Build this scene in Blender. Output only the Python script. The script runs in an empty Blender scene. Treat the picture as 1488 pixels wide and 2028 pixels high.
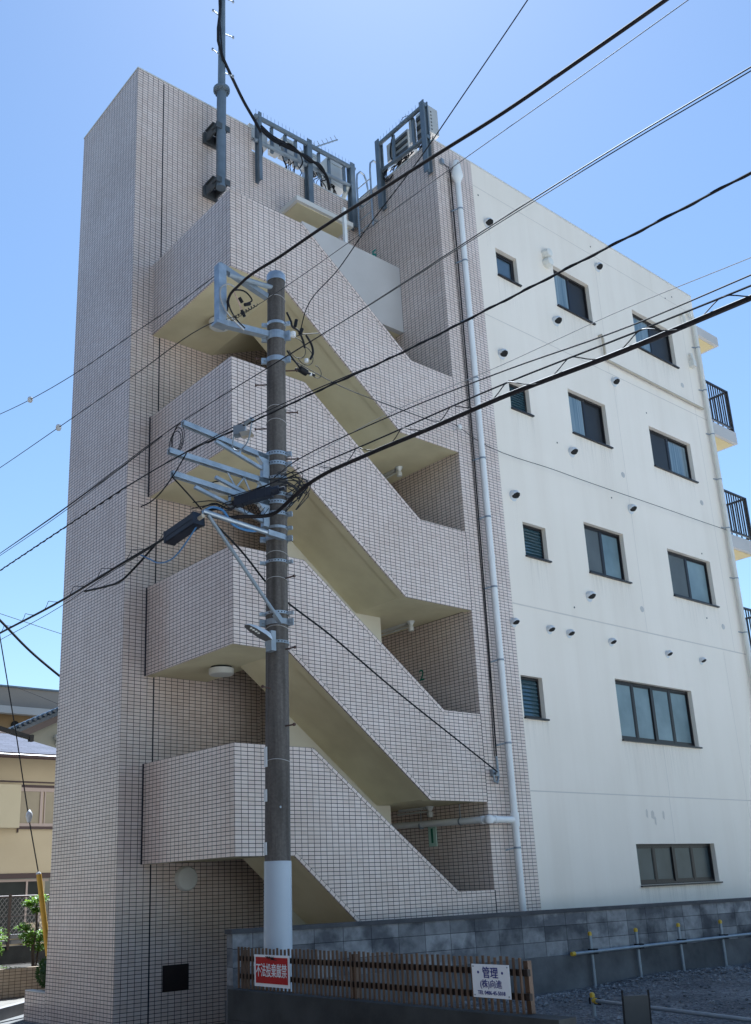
import bpy, bmesh, math, random
from mathutils import Vector, Matrix
random.seed(7)
R = math.radians
scene = bpy.context.scene
COL = scene.collection

# ------------------------------------------------------------------ camera
YAW, PIT, ROL = R(39.80955), R(17.16082), R(-2.26191)
CAM = Vector((-6.6973, -10.0773, 1.6))
fwd = Vector((math.sin(YAW)*math.cos(PIT), math.cos(YAW)*math.cos(PIT), math.sin(PIT)))
rr = Vector((math.cos(YAW), -math.sin(YAW), 0)); uu = rr.cross(fwd)
r2 = math.cos(ROL)*rr + math.sin(ROL)*uu
u2 = -math.sin(ROL)*rr + math.cos(ROL)*uu
cd = bpy.data.cameras.new("camera"); cam = bpy.data.objects.new("camera", cd); COL.objects.link(cam)
m = Matrix((r2, u2, -fwd)).transposed().to_4x4(); m.translation = CAM
cam.matrix_world = m
cd.sensor_fit = 'VERTICAL'; cd.sensor_height = 36; cd.lens = 36*1941.93/2028
cd.shift_x = 81.0/2028; cd.shift_y = 142.07/2028
cd.clip_start = 0.05; cd.clip_end = 3000
scene.camera = cam

# ------------------------------------------------------------------ sky, sun, exposure
SUN_EL, SUN_AZ = R(58), R(46)          # azimuth from +Y towards +X
w = bpy.data.worlds.new("World"); scene.world = w; w.use_nodes = True
nt = w.node_tree; bg = nt.nodes['Background']
sky = nt.nodes.new('ShaderNodeTexSky'); sky.sky_type = 'NISHITA'; sky.sun_disc = False
sky.sun_elevation = SUN_EL; sky.sun_rotation = SUN_AZ
sky.air_density = 1.2; sky.dust_density = 0.22; sky.ozone_density = 0.4; sky.altitude = 0
nt.links.new(sky.outputs[0], bg.inputs[0]); bg.inputs[1].default_value = 0.05
sd = bpy.data.lights.new("sun", 'SUN'); sd.energy = 5.0; sd.angle = R(0.5); sd.color = (1, .97, .93)
so = bpy.data.objects.new("sun", sd); COL.objects.link(so)
sdir = Vector((math.sin(SUN_AZ)*math.cos(SUN_EL), math.cos(SUN_AZ)*math.cos(SUN_EL), math.sin(SUN_EL)))
so.rotation_euler = sdir.to_track_quat('Z', 'Y').to_euler(); so.location = (0, 0, 40)
vs = scene.view_settings; vs.view_transform = 'Standard'; vs.look = 'None'; vs.gamma = 1; vs.use_curve_mapping = False
vs.exposure = 1.55
vs.use_white_balance = True; vs.white_balance_temperature = 5550; vs.white_balance_tint = 6   # the camera's cool daylight balance

# ------------------------------------------------------------------ materials
def mat(name, col, rough=.6, metal=0, spec=.5):
    mt = bpy.data.materials.new(name); mt.use_nodes = True
    b = mt.node_tree.nodes['Principled BSDF']
    b.inputs['Base Color'].default_value = (*col, 1); b.inputs['Roughness'].default_value = rough
    b.inputs['Metallic'].default_value = metal; b.inputs['Specular IOR Level'].default_value = spec
    return mt
def N(mt, t): return mt.node_tree.nodes.new(t)
def L(mt, a, b): mt.node_tree.links.new(a, b)
def bsdf(mt): return mt.node_tree.nodes['Principled BSDF']
def noise(mt, scale, detail=4, vec=None, stretch=None, coord='Object', rough=.55):
    tc = N(mt, 'ShaderNodeTexCoord'); n = N(mt, 'ShaderNodeTexNoise')
    n.inputs['Scale'].default_value = scale; n.inputs['Detail'].default_value = detail; n.inputs['Roughness'].default_value = rough
    o = tc.outputs[coord]
    if stretch:
        mp = N(mt, 'ShaderNodeMapping'); mp.inputs['Scale'].default_value = stretch
        L(mt, o, mp.inputs[0]); o = mp.outputs[0]
    L(mt, o, n.inputs['Vector']); return n.outputs['Fac']
def ramp(mt, fac, stops):
    r = N(mt, 'ShaderNodeValToRGB'); e = r.color_ramp.elements
    while len(e) < len(stops): e.new(.5)
    for i, (p, c) in enumerate(stops): e[i].position = p; e[i].color = (*c, 1)
    L(mt, fac, r.inputs[0]); return r.outputs[0]
def mixc(mt, a, b, fac, mode='MIX'):
    x = N(mt, 'ShaderNodeMix'); x.data_type = 'RGBA'; x.blend_type = mode
    for s, v in ((x.inputs[0], fac), (x.inputs[6], a), (x.inputs[7], b)):
        if isinstance(v, (int, float)): s.default_value = v
        elif isinstance(v, tuple): s.default_value = (*v, 1)
        else: L(mt, v, s)
    return x.outputs[2]
def bump(mt, h, strength=.3, dist=.01):
    b = N(mt, 'ShaderNodeBump'); b.inputs['Strength'].default_value = strength; b.inputs['Distance'].default_value = dist
    L(mt, h, b.inputs['Height']); L(mt, b.outputs[0], bsdf(mt).inputs['Normal'])
def mottled(name, c1, c2, scale=5, rough=.7, metal=0, stretch=None, lo=.3, hi=.7, bs=0, spec=.5, detail=5):
    mt = mat(name, c1, rough, metal, spec)
    f = noise(mt, scale, detail, stretch=stretch)
    L(mt, ramp(mt, f, [(lo, c1), (hi, c2)]), bsdf(mt).inputs['Base Color'])
    if bs:
        g = noise(mt, scale*9, 3); bump(mt, g, bs, .01)
    return mt
def tile_mat(name, c1, c2, mort, rough=.3):
    mt = mat(name, c1, rough)
    tc = N(mt, 'ShaderNodeTexCoord'); br = N(mt, 'ShaderNodeTexBrick')
    L(mt, tc.outputs['UV'], br.inputs['Vector'])
    br.offset = 0; br.squash = 1
    for k, v in (('Scale', 1), ('Mortar Size', .0040), ('Mortar Smooth', .1), ('Bias', 0), ('Brick Width', .1), ('Row Height', .05)): br.inputs[k].default_value = v
    br.inputs['Color1'].default_value = (*c1, 1); br.inputs['Color2'].default_value = (*c2, 1); br.inputs['Mortar'].default_value = (*mort, 1)
    # weathering with a shape of its own
    f = noise(mt, .9, 6); g = noise(mt, 1.0, 4, stretch=(2.2, 2.2, .25))
    c = mixc(mt, br.outputs['Color'], ramp(mt, f, [(.3, (.80, .755, .70)), (.68, (1, 1, 1))]), .6, 'MULTIPLY')
    c = mixc(mt, c, ramp(mt, g, [(.35, (.84, .82, .80)), (.62, (1, 1, 1))]), .35, 'MULTIPLY')
    L(mt, c, bsdf(mt).inputs['Base Color'])
    rg = N(mt, 'ShaderNodeMapRange'); rg.inputs[3].default_value = rough; rg.inputs[4].default_value = .85
    L(mt, br.outputs['Fac'], rg.inputs[0]); L(mt, rg.outputs[0], bsdf(mt).inputs['Roughness'])
    inv = N(mt, 'ShaderNodeMath'); inv.operation = 'SUBTRACT'; inv.inputs[0].default_value = 1; L(mt, br.outputs['Fac'], inv.inputs[1])
    bump(mt, inv.outputs[0], .6, .004)
    return mt
M = {}
M['tile'] = tile_mat('glazed_tile', (.77, .64, .565), (.85, .73, .66), (.028, .022, .025))
M['planter_tile'] = tile_mat('planter_tile', (.46, .37, .27), (.56, .46, .34), (.10, .07, .05))
# painted wall with faint run marks
mt = mat('white_paint', (.8, .79, .72), .55); M['paint'] = mt
a = noise(mt, 1.0, 6, stretch=(3.2, 3.2, .16)); b_ = noise(mt, .35, 5); c_ = noise(mt, 1.0, 5, stretch=(9, 9, .3))
c = ramp(mt, a, [(.25, (.88, .785, .67)), (.60, (.925, .835, .72))])
c = mixc(mt, c, ramp(mt, b_, [(.35, (.91, .915, .90)), (.65, (1, 1, 1))]), .7, 'MULTIPLY')
c = mixc(mt, c, ramp(mt, c_, [(.24, (.86, .84, .80)), (.36, (1, 1, 1))]), .25, 'MULTIPLY')
L(mt, c, bsdf(mt).inputs['Base Color']); bump(mt, noise(mt, 120, 3), .12, .004)
M['joint'] = mat('wall_joint', (.66, .60, .53), .8)
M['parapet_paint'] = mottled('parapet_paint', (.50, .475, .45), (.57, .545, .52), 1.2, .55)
mt = mottled('soffit_paint', (.58, .505, .31), (.74, .665, .44), 1.1, .75, bs=.25, lo=.28, hi=.62, detail=8); M['soffit'] = mt
M['core'] = mottled('core_paint', (.60, .55, .42), (.68, .63, .50), 1.2, .75)
M['cream'] = mottled('cream_eave', (.66, .53, .27), (.72, .59, .32), 1.5, .7)  # slab undersides: shade and warm bounce put into the paint colour
M['coping'] = mottled('coping', (.62, .60, .56), (.7, .68, .64), 2, .5)
M['dark_joint'] = mat('sealant', (.02, .02, .03), .7)
M['frame'] = mat('bronze_aluminium', (.018, .017, .020), .35, .3)
def glass(name, c1, c2, rough=.05, spec=.9, sc=2.0):
    mt = mottled(name, c1, c2, sc, rough, spec=spec); bsdf(mt).inputs['IOR'].default_value = 1.6; return mt
M['glass'] = glass('window_glass', (.05, .085, .12), (.09, .13, .17))
M['glass_light'] = mottled('curtained_glass', (.11, .165, .20), (.24, .30, .33), 1.0, .07, stretch=(14, 3, .4), lo=.35, hi=.65, spec=.9)
M['frosted'] = glass('frosted_glass', (.10, .155, .175), (.22, .30, .33), .35, .5, 1.3)
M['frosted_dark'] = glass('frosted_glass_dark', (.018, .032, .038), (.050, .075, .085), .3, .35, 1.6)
M['screen'] = mottled('insect_screen', (.012, .014, .018), (.022, .024, .028), 2, .5)
M['screen_grey'] = mottled('insect_screen_grey', (.07, .082, .085), (.10, .115, .118), 2, .5)
M['louvre'] = glass('louvre_glass', (.035, .075, .095), (.06, .11, .135), .12, .7)
M['hood'] = mat('vent_metal', (.66, .67, .68), .4, .2)
M['black'] = mat('black_void', (.006, .006, .007), .8)
M['pvc'] = mottled('pvc_pipe', (.78, .78, .76), (.85, .85, .83), 2.5, .35)
M['cream_pvc'] = mottled('cream_pvc', (.70, .68, .61), (.76, .74, .68), 2, .4)
M['tan_pipe'] = mottled('tan_pipe', (.42, .36, .27), (.5, .44, .34), 3, .5)
M['galv'] = mottled('galvanised_steel', (.30, .345, .39), (.46, .51, .56), 9, .42, .6)
M['galv_dull'] = mottled('dull_galvanised', (.24, .28, .32), (.33, .37, .41), 8, .5, .45)
M['bracket_dark'] = mottled('dark_bracket', (.07, .08, .085), (.11, .12, .13), 8, .6, .3)
M['steel_blue'] = mottled('antenna_steel', (.13, .165, .20), (.19, .23, .27), 5, .55, .3)
M['unit'] = mottled('radio_unit_grey', (.40, .41, .40), (.47, .47, .455), 3, .5)
M['unit_vent'] = mat('radio_unit_louvre', (.06, .065, .07), .7)
M['rubber'] = mottled('black_cable', (.010, .010, .012), (.018, .018, .021), 20, .6, spec=.2)
M['rubber_brown'] = mottled('weathered_cable', (.016, .014, .016), (.032, .028, .030), 14, .7, spec=.12)
M['wire'] = mat('bare_wire', (.028, .03, .034), .7, 0, .2)
M['blue_cable'] = mat('blue_cable', (.07, .20, .42), .45)
M['white_wire'] = mat('pale_wire', (.38, .37, .36), .7, 0, .2)
M['box_black'] = mottled('closure_plastic', (.010, .014, .026), (.018, .024, .04), 6, .45)
mt = mottled('pole_concrete', (.070, .062, .055), (.150, .134, .120), 3.0, .85, stretch=(3, 3, .35), bs=.5, detail=8); M['pole'] = mt
f = noise(mt, 1.0, 5, stretch=(22, 22, .5)); g = noise(mt, 38, 4); bc = bsdf(mt).inputs['Base Color'].links[0].from_socket
c = mixc(mt, bc, ramp(mt, f, [(.36, (.55, .53, .50)), (.55, (1, 1, 1))]), .7, 'MULTIPLY'); c = mixc(mt, c, ramp(mt, g, [(.35, (.72, .72, .72)), (.65, (1.2, 1.2, 1.2))]), .6, 'MULTIPLY'); L(mt, c, bsdf(mt).inputs['Base Color'])
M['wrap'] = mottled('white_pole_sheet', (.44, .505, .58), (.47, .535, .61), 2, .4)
M['rust'] = mottled('rusty_bolt', (.10, .05, .035), (.06, .04, .035), 20, .8)
M['ceramic'] = mat('insulator_ceramic', (.75, .74, .72), .2)
M['lamp_white'] = mottled('lamp_shade', (.62, .62, .58), (.7, .7, .66), 4, .4)
M['lamp_grey'] = mottled('lamp_body', (.55, .58, .60), (.62, .65, .67), 6, .35, .3)
M['led'] = mat('led_lens', (.85, .85, .8), .15)
M['green'] = mat('green_paint', (.02, .17, .10), .6)
M['teal'] = mat('teal_paint', (.02, .28, .24), .5)
M['plate'] = mat('pale_plate', (.52, .72, .60), .4)
M['label'] = mottled('white_plate', (.62, .65, .66), (.72, .74, .75), 12, .5)
# block wall with individually toned blocks and damp marks
mt = mat('concrete_block', (.2, .2, .2), .9); M['block'] = mt
tc = N(mt, 'ShaderNodeTexCoord'); br = N(mt, 'ShaderNodeTexBrick'); L(mt, tc.outputs['UV'], br.inputs['Vector'])
br.offset = 0
for k, v in (('Scale', 1), ('Mortar Size', .004), ('Mortar Smooth', .2), ('Brick Width', .4), ('Row Height', .195)): br.inputs[k].default_value = v
br.inputs['Color1'].default_value = (.12, .122, .128, 1); br.inputs['Color2'].default_value = (.30, .302, .305, 1); br.inputs['Mortar'].default_value = (.05, .05, .055, 1)
st = noise(mt, 2.4, 8, coord='UV'); st2 = noise(mt, 9, 5, coord='UV')
c = mixc(mt, br.outputs['Color'], ramp(mt, st, [(.40, (.42, .43, .47)), (.56, (1.25, 1.25, 1.25))]), .9, 'MULTIPLY')
c = mixc(mt, c, ramp(mt, st2, [(.35, (.75, .75, .75)), (.65, (1.1, 1.1, 1.1))]), .7, 'MULTIPLY')
L(mt, c, bsdf(mt).inputs['Base Color']); bump(mt, noise(mt, 60, 4), .4, .01)
M['concrete'] = mottled('old_concrete', (.07, .072, .076), (.17, .172, .176), 1.6, .9, bs=.4, lo=.35, hi=.68, detail=8)
M['dark_concrete'] = mottled('damp_concrete', (.025, .026, .026), (.06, .061, .06), 2.2, .9, bs=.4, lo=.35, hi=.7, detail=8)  # darker concrete of the low wall and fence footing
M['cap'] = mottled('wall_coping', (.05, .05, .056), (.095, .095, .10), 4, .85, bs=.3)
M['slat'] = mottled('brown_slat', (.07, .038, .022), (.135, .078, .045), 9, .6, stretch=(1, 1, .5))
M['slat_rail'] = mottled('dark_rail', (.010, .005, .003), (.02, .010, .006), 6, .7)
M['red'] = mottled('red_sign', (.36, .008, .010), (.42, .012, .014), 5, .6, spec=.2)
M['sign_white'] = mottled('white_sign', (.74, .75, .78), (.80, .81, .83), 5, .4)
M['navy'] = mat('navy_ink', (.015, .025, .20), .5)
M['yellow'] = mottled('yellow_cap', (.52, .33, .02), (.62, .42, .035), 12, .45)
M['guard'] = mottled('yellow_guard', (.60, .33, .03), (.72, .42, .045), 8, .45)
M['board'] = mottled('grey_board', (.036, .042, .048), (.05, .057, .063), 3, .5)
# ground
mt = mat('asphalt', (.05, .05, .05), .9); M['asphalt'] = mt
f = noise(mt, 1.3, 8); g = noise(mt, 90, 3)
c = mixc(mt, ramp(mt, f, [(.3, (.075, .073, .07)), (.7, (.115, .112, .108))]), ramp(mt, g, [(.3, (.6, .6, .6)), (.7, (1.3, 1.3, 1.3))]), .7, 'MULTIPLY')
L(mt, c, bsdf(mt).inputs['Base Color']); bump(mt, g, .5, .01)
M['slab'] = mottled('parking_concrete', (.58, .575, .55), (.66, .65, .63), 1.0, .9, bs=.2)  # kept pale to reflect sunlight up at the front walls
M['open_ground'] = mottled('open_ground', (.12, .117, .11), (.17, .166, .16), .6, .95, bs=.3)
M['pavement'] = mottled('pavement', (.15, .135, .115), (.21, .19, .16), 2.2, .9, bs=.3)
M['kerb'] = mottled('kerb_stone', (.20, .195, .195), (.26, .25, .245), 4, .85, bs=.2)
mt = mat('gravel', (.1, .1, .1), .95); M['gravel'] = mt
vo = N(mt, 'ShaderNodeTexVoronoi'); vo.inputs['Scale'].default_value = 34; tc = N(mt, 'ShaderNodeTexCoord'); L(mt, tc.outputs['Object'], vo.inputs['Vector'])
f = noise(mt, 1.1, 7)
c = mixc(mt, ramp(mt, vo.outputs['Color'], [(.1, (.065, .066, .07)), (.9, (.25, .25, .25))]), ramp(mt, f, [(.35, (.55, .55, .58)), (.65, (1.25, 1.25, 1.25))]), .8, 'MULTIPLY')
L(mt, c, bsdf(mt).inputs['Base Color']); bump(mt, vo.outputs['Distance'], 1.0, .03)
M['stone'] = mottled('loose_stone', (.09, .093, .10), (.36, .365, .37), 3.3, .9, lo=.35, hi=.75)
M['soil'] = mottled('soil', (.03, .024, .018), (.06, .05, .038), 12, .95, bs=.6)
M['house'] = mottled('beige_render', (.42, .345, .225), (.47, .39, .26), .9, .85, bs=.1)
M['house_box'] = mottled('beige_shutter', (.43, .375, .25), (.47, .41, .28), .9, .6)
M['house_dark'] = mat('dark_red_trim', (.03, .008, .007), .45)
M['house_frame'] = mat('pinkish_sash', (.36, .28, .24), .5)
M['house_pane'] = mottled('curtained_pane', (.20, .165, .105), (.27, .225, .145), 1.1, .15)
M['house_pane_dark'] = mottled('dark_pane', (.012, .014, .013), (.035, .038, .035), .8, .5, spec=.15)
mt = mat('slate_roof', (.2, .2, .25), .85, 0, .15); M['slate'] = mt
tc = N(mt, 'ShaderNodeTexCoord'); br = N(mt, 'ShaderNodeTexBrick'); L(mt, tc.outputs['UV'], br.inputs['Vector'])
for k, v in (('Scale', 1), ('Mortar Size', .008), ('Brick Width', .45), ('Row Height', .14)): br.inputs[k].default_value = v
br.inputs['Color1'].default_value = (.055, .06, .085, 1); br.inputs['Color2'].default_value = (.085, .09, .125, 1); br.inputs['Mortar'].default_value = (.03, .03, .045, 1)
L(mt, br.outputs['Color'], bsdf(mt).inputs['Base Color'])
M['kawara'] = mottled('roof_tile', (.025, .035, .05), (.05, .065, .085), 8, .22)
M['tan_wall'] = mottled('tan_wall', (.27, .235, .20), (.30, .265, .23), .5, .8)
M['brown_wall'] = mottled('brown_wall', (.26, .17, .08), (.30, .20, .10), .6, .8)
M['dark_boards'] = mottled('dark_boards', (.10, .065, .04), (.15, .10, .06), .8, .8)  # dark so the added unseen houses bounce little light
M['white_band'] = mottled('white_band', (.42, .41, .40), (.46, .45, .44), 1, .7)
M['grey_wall'] = mottled('grey_wall', (.24, .23, .18), (.28, .27, .22), .7, .85)
M['fence_metal'] = mat('brown_fence_metal', (.09, .065, .055), .5, .3)
M['mesh_wire'] = mat('fence_mesh', (.20, .185, .17), .7)
M['trunk'] = mottled('bark', (.06, .045, .035), (.12, .09, .07), 14, .9, bs=.5)
def leaf(name, c1, c2):
    mt = mottled(name, c1, c2, 7, .5); b = bsdf(mt)
    b.inputs['Transmission Weight'].default_value = 0
    tr = N(mt, 'ShaderNodeBsdfTranslucent'); mx = N(mt, 'ShaderNodeMixShader'); mx.inputs[0].default_value = .35
    tr.inputs[0].default_value = (c2[0]*1.6, c2[1]*1.6, c2[2], 1)
    out = mt.node_tree.nodes['Material Output']
    L(mt, b.outputs[0], mx.inputs[1]); L(mt, tr.outputs[0], mx.inputs[2]); L(mt, mx.outputs[0], out.inputs[0]); return mt
M['leaf'] = leaf('shrub_leaf', (.07, .14, .02), (.16, .27, .045))
M['leaf_dark'] = leaf('topiary_leaf', (.02, .055, .015), (.045, .10, .025))

# ------------------------------------------------------------------ mesh builder
class MB:
    def __init__(s, du=0, dv=0): s.v = []; s.f = []; s.m = []; s.u = []; s.du = du; s.dv = dv
    def poly(s, pts, mi=0, uv=None):
        pts = [Vector(p) for p in pts]; b = len(s.v); s.v += pts; s.f.append(list(range(b, b+len(pts)))); s.m.append(mi)
        if uv is None:
            n = Vector((0, 0, 0))
            for i, p in enumerate(pts):
                q = pts[(i+1) % len(pts)]
                n += Vector(((p.y-q.y)*(p.z+q.z), (p.z-q.z)*(p.x+q.x), (p.x-q.x)*(p.y+q.y)))
            a = [abs(t) for t in n]; k = a.index(max(a))
            if k == 0: uv = [(p.y, p.z) for p in pts]
            elif k == 1: uv = [(p.x, p.z) for p in pts]
            else: uv = [(p.x, p.y) for p in pts]
            uv = [(p[0]-s.du, p[1]-s.dv) for p in uv]
        s.u.append(uv)
    def box(s, x0, x1, y0, y1, z0, z1, mi=0):
        p = lambda i, j, k: ((x0, x1)[i], (y0, y1)[j], (z0, z1)[k])
        for q in (((0,0,0),(1,0,0),(1,0,1),(0,0,1)), ((1,1,0),(0,1,0),(0,1,1),(1,1,1)), ((0,1,0),(0,0,0),(0,0,1),(0,1,1)),
                  ((1,0,0),(1,1,0),(1,1,1),(1,0,1)), ((0,0,1),(1,0,1),(1,1,1),(0,1,1)), ((0,1,0),(1,1,0),(1,0,0),(0,0,0))):
            s.poly([p(*t) for t in q], mi)
    def obox(s, c, ax, ay, az, mi=0):        # oriented box: centre and three half-axis vectors
        c, ax, ay, az = map(Vector, (c, ax, ay, az))
        p = lambda i, j, k: c + ax*(2*i-1) + ay*(2*j-1) + az*(2*k-1)
        for q in (((0,0,0),(1,0,0),(1,0,1),(0,0,1)), ((1,1,0),(0,1,0),(0,1,1),(1,1,1)), ((0,1,0),(0,0,0),(0,0,1),(0,1,1)),
                  ((1,0,0),(1,1,0),(1,1,1),(1,0,1)), ((0,0,1),(1,0,1),(1,1,1),(0,1,1)), ((0,1,0),(1,1,0),(1,0,0),(0,0,0))):
            s.poly([p(*t) for t in q], mi)
    def bar(s, p, q, wd, ht, mi=0, up=(0, 0, 1)):   # rectangular bar from p to q
        p, q, up = Vector(p), Vector(q), Vector(up); d = (q-p).normalized()
        sd_ = d.cross(up)
        if sd_.length < 1e-4: sd_ = d.cross(Vector((1, 0, 0)))
        sd_.normalize(); un = sd_.cross(d)
        s.obox((p+q)/2, (q-p)/2, sd_*wd/2, un*ht/2, mi)
    def prism(s, xz, y0, y1, mi=0, alt=()):           # polygon given counter-clockwise seen from -Y
        n = len(xz)
        s.poly([(x, y0, z) for x, z in xz], mi); s.poly([(x, y1, z) for x, z in reversed(xz)], mi)
        for i in range(n):
            a, b = xz[i], xz[(i+1) % n]
            s.poly([(a[0], y1, a[1]), (b[0], y1, b[1]), (b[0], y0, b[1]), (a[0], y0, a[1])], 1 if i in alt else mi)
    def cyl(s, p, q, r0, r1=None, n=12, mi=0, caps=True):
        r1 = r0 if r1 is None else r1
        p, q = Vector(p), Vector(q); d = (q-p).normalized()
        a = d.cross(Vector((0, 0, 1)) if abs(d.z) < .9 else Vector((1, 0, 0))).normalized(); b = d.cross(a)
        A = [p+(a*math.cos(t)+b*math.sin(t))*r0 for t in [2*math.pi*i/n for i in range(n)]]
        B = [q+(a*math.cos(t)+b*math.sin(t))*r1 for t in [2*math.pi*i/n for i in range(n)]]
        for i in range(n): s.poly([A[i], A[(i+1) % n], B[(i+1) % n], B[i]], mi)
        if caps: s.poly(list(reversed(A)), mi); s.poly(B, mi)
    def tube(s, pts, r, n=6, mi=0, smooth=0):
        pts = [Vector(p) for p in pts]
        if smooth: pts = catmull(pts, smooth)
        rings = []; t0 = None; a = None
        for i, p in enumerate(pts):
            d = (pts[min(i+1, len(pts)-1)] - pts[max(i-1, 0)]).normalized()
            if a is None: a = d.cross(Vector((0, 0, 1)) if abs(d.z) < .9 else Vector((1, 0, 0))).normalized()
            else: a = (a - d*a.dot(d)).normalized()
            b = d.cross(a); rad = r[i] if isinstance(r, list) else r
            rings.append([p+(a*math.cos(2*math.pi*k/n)+b*math.sin(2*math.pi*k/n))*rad for k in range(n)])
        for A, B in zip(rings, rings[1:]):
            for k in range(n): s.poly([A[k], A[(k+1) % n], B[(k+1) % n], B[k]], mi)
        s.poly(list(reversed(rings[0])), mi); s.poly(rings[-1], mi)
    def lathe(s, prof, c, n=24, mi=0, axis='Z'):   # prof: list of (radius, height)
        c = Vector(c)
        def P(r, h, t):
            x, y = r*math.cos(t), r*math.sin(t)
            return c + (Vector((x, y, h)) if axis == 'Z' else Vector((x, -h, y)) if axis == '-Y' else Vector((-h, x, y)))
        for (ra, ha), (rb, hb) in zip(prof, prof[1:]):
            for i in range(n):
                t, u = 2*math.pi*i/n, 2*math.pi*(i+1)/n
                q = [P(ra, ha, t), P(ra, ha, u), P(rb, hb, u), P(rb, hb, t)]
                if ra < 1e-6: q = [q[0], q[2], q[3]]
                elif rb < 1e-6: q = q[:3]
                s.poly(q, mi)
    def build(s, name, mats, parent=None, smooth=False, merge=False):
        me = bpy.data.meshes.new(name)
        org = parent['_org'] if parent is not None and '_org' in parent else (0, 0, 0)
        org = Vector(org)
        me.from_pydata([v-org for v in s.v], [], s.f)
        uvl = me.uv_layers.new(name='UVMap'); i = 0
        for u in s.u:
            for t in u: uvl.data[i].uv = t; i += 1
        for mm in (mats if isinstance(mats, (list, tuple)) else [mats]): me.materials.append(mm)
        me.polygons.foreach_set('material_index', s.m)
        if smooth or merge:
            bm = bmesh.new(); bm.from_mesh(me); bmesh.ops.remove_doubles(bm, verts=bm.verts, dist=1e-5); bm.to_mesh(me); bm.free()
        if smooth:
            me.polygons.foreach_set('use_smooth', [True]*len(me.polygons)); me.set_sharp_from_angle(angle=R(40))
        me.update()
        o = bpy.data.objects.new(name, me); COL.objects.link(o)
        if parent is not None: o.parent = parent
        o['_org'] = tuple(org) if parent is not None else (0, 0, 0)
        return o
def catmull(p, k):          # Hermite spline with chord-length tangents
    n = len(p)
    if n < 3: return list(p)
    h = [max((p[i+1]-p[i]).length, 1e-6) for i in range(n-1)]; sl = [(p[i+1]-p[i])/h[i] for i in range(n-1)]
    tg = [sl[0]] + [(sl[i-1]*h[i]+sl[i]*h[i-1])/(h[i-1]+h[i]) for i in range(1, n-1)] + [sl[-1]]
    out = []
    for i in range(n-1):
        for j in range(k):
            t = j/k; t2, t3 = t*t, t*t*t
            out.append(p[i]*(2*t3-3*t2+1)+tg[i]*h[i]*(t3-2*t2+t)+p[i+1]*(3*t2-2*t3)+tg[i+1]*h[i]*(t3-t2))
    out.append(p[-1]); return out
def tag(o, label, cat, group=None):
    o['label'] = label; o['category'] = cat
    if group: o['group'] = group
    return o
def thing(name, label, cat, org=(0, 0, 0), group=None):
    o = bpy.data.objects.new(name, None); COL.objects.link(o); o.location = org; o['_org'] = tuple(org); o.empty_display_size = .3
    return tag(o, label, cat, group)
def struct(o, kind='structure'): o['kind'] = kind; return o
def text_mesh(body, size, extrude=.001, bold=0):
    cu = bpy.data.curves.new('lettering', 'FONT'); cu.body = body; cu.size = size; cu.extrude = extrude
    cu.align_x = 'CENTER'; cu.align_y = 'CENTER'; cu.resolution_u = 3; cu.offset = bold
    o = bpy.data.objects.new('lettering', cu); COL.objects.link(o)
    dg = bpy.context.evaluated_depsgraph_get(); me = bpy.data.meshes.new_from_object(o.evaluated_get(dg))
    bpy.data.objects.remove(o); bpy.data.curves.remove(cu); return me
def lettering(lines, c, right, up, material, parent, name='lettering'):
    """lines: (text, size, dx, dy, xscale, bold) laid out on a plane through c with axes right, up"""
    c, right, up = Vector(c), Vector(right).normalized(), Vector(up).normalized(); nrm = right.cross(up); org = Vector(parent['_org'])
    for body, size, dx, dy, xs, bold in lines:
        me = text_mesh(body, size, bold=bold)
        for v in me.vertices:
            x, y, z = v.co
            v.co = c - org + right*(x*xs+dx) + up*(y+dy) + nrm*(z+.0025)
        me.name = name; me.materials.clear(); me.materials.append(material)
        o = bpy.data.objects.new(name, me); COL.objects.link(o); o.parent = parent

# ------------------------------------------------------------------ ground
g = MB(); g.poly([(-600, -600, -.12), (600, -600, -.12), (600, 600, -.12), (-600, 600, -.12)])
struct(g.build('ground', M['open_ground']))
g = MB(); g.poly([(-9.5, -80, -.116), (-1.26, -80, -.116), (-1.26, 120, -.116), (-9.5, 120, -.116)]); struct(g.build('road', M['asphalt']))
# (pavement starts at the kerb running past the planter)
g = MB(); k0 = Vector((-3.2, 3.02, 0)); k1 = Vector((8.0, 13.3, 0)); dk = (k1-k0).normalized(); nk = Vector((-dk.y, dk.x, 0))
def strip(mb, o0, o1, z0, z1, mi=0):
    a, b, c, d = k0+nk*o0, k1+nk*o0, k1+nk*o1, k0+nk*o1
    for q in (((a, z0), (b, z0), (b, z1), (a, z1)), ((a, z1), (b, z1), (c, z1), (d, z1))): mb.poly([(p.x, p.y, z) for p, z in q], mi)
strip(g, .13, 14, -.2, .045); struct(g.build('pavement', M['pavement']))
g = MB(); strip(g, 0, .13, -.2, .05); struct(g.build('kerb', M['kerb']))
g = MB(); n_ = 16
def gz(x, y): return .10 + .020*max(0, min(x, 9)-1) + .03*math.sin(x*1.7)*math.sin(y*1.3)
for i in range(40):
    for j in range(24):
        x0, x1 = -1.1+i*.5, -.6+i*.5; y0, y1 = -12+j*.5, -11.5+j*.5
        g.poly([(x0, y0, gz(x0, y0)), (x1, y0, gz(x1, y0)), (x1, y1, gz(x1, y1)), (x0, y1, gz(x0, y1))])
struct(g.build('gravel_lot', M['gravel'], merge=True))
g = MB()
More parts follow.
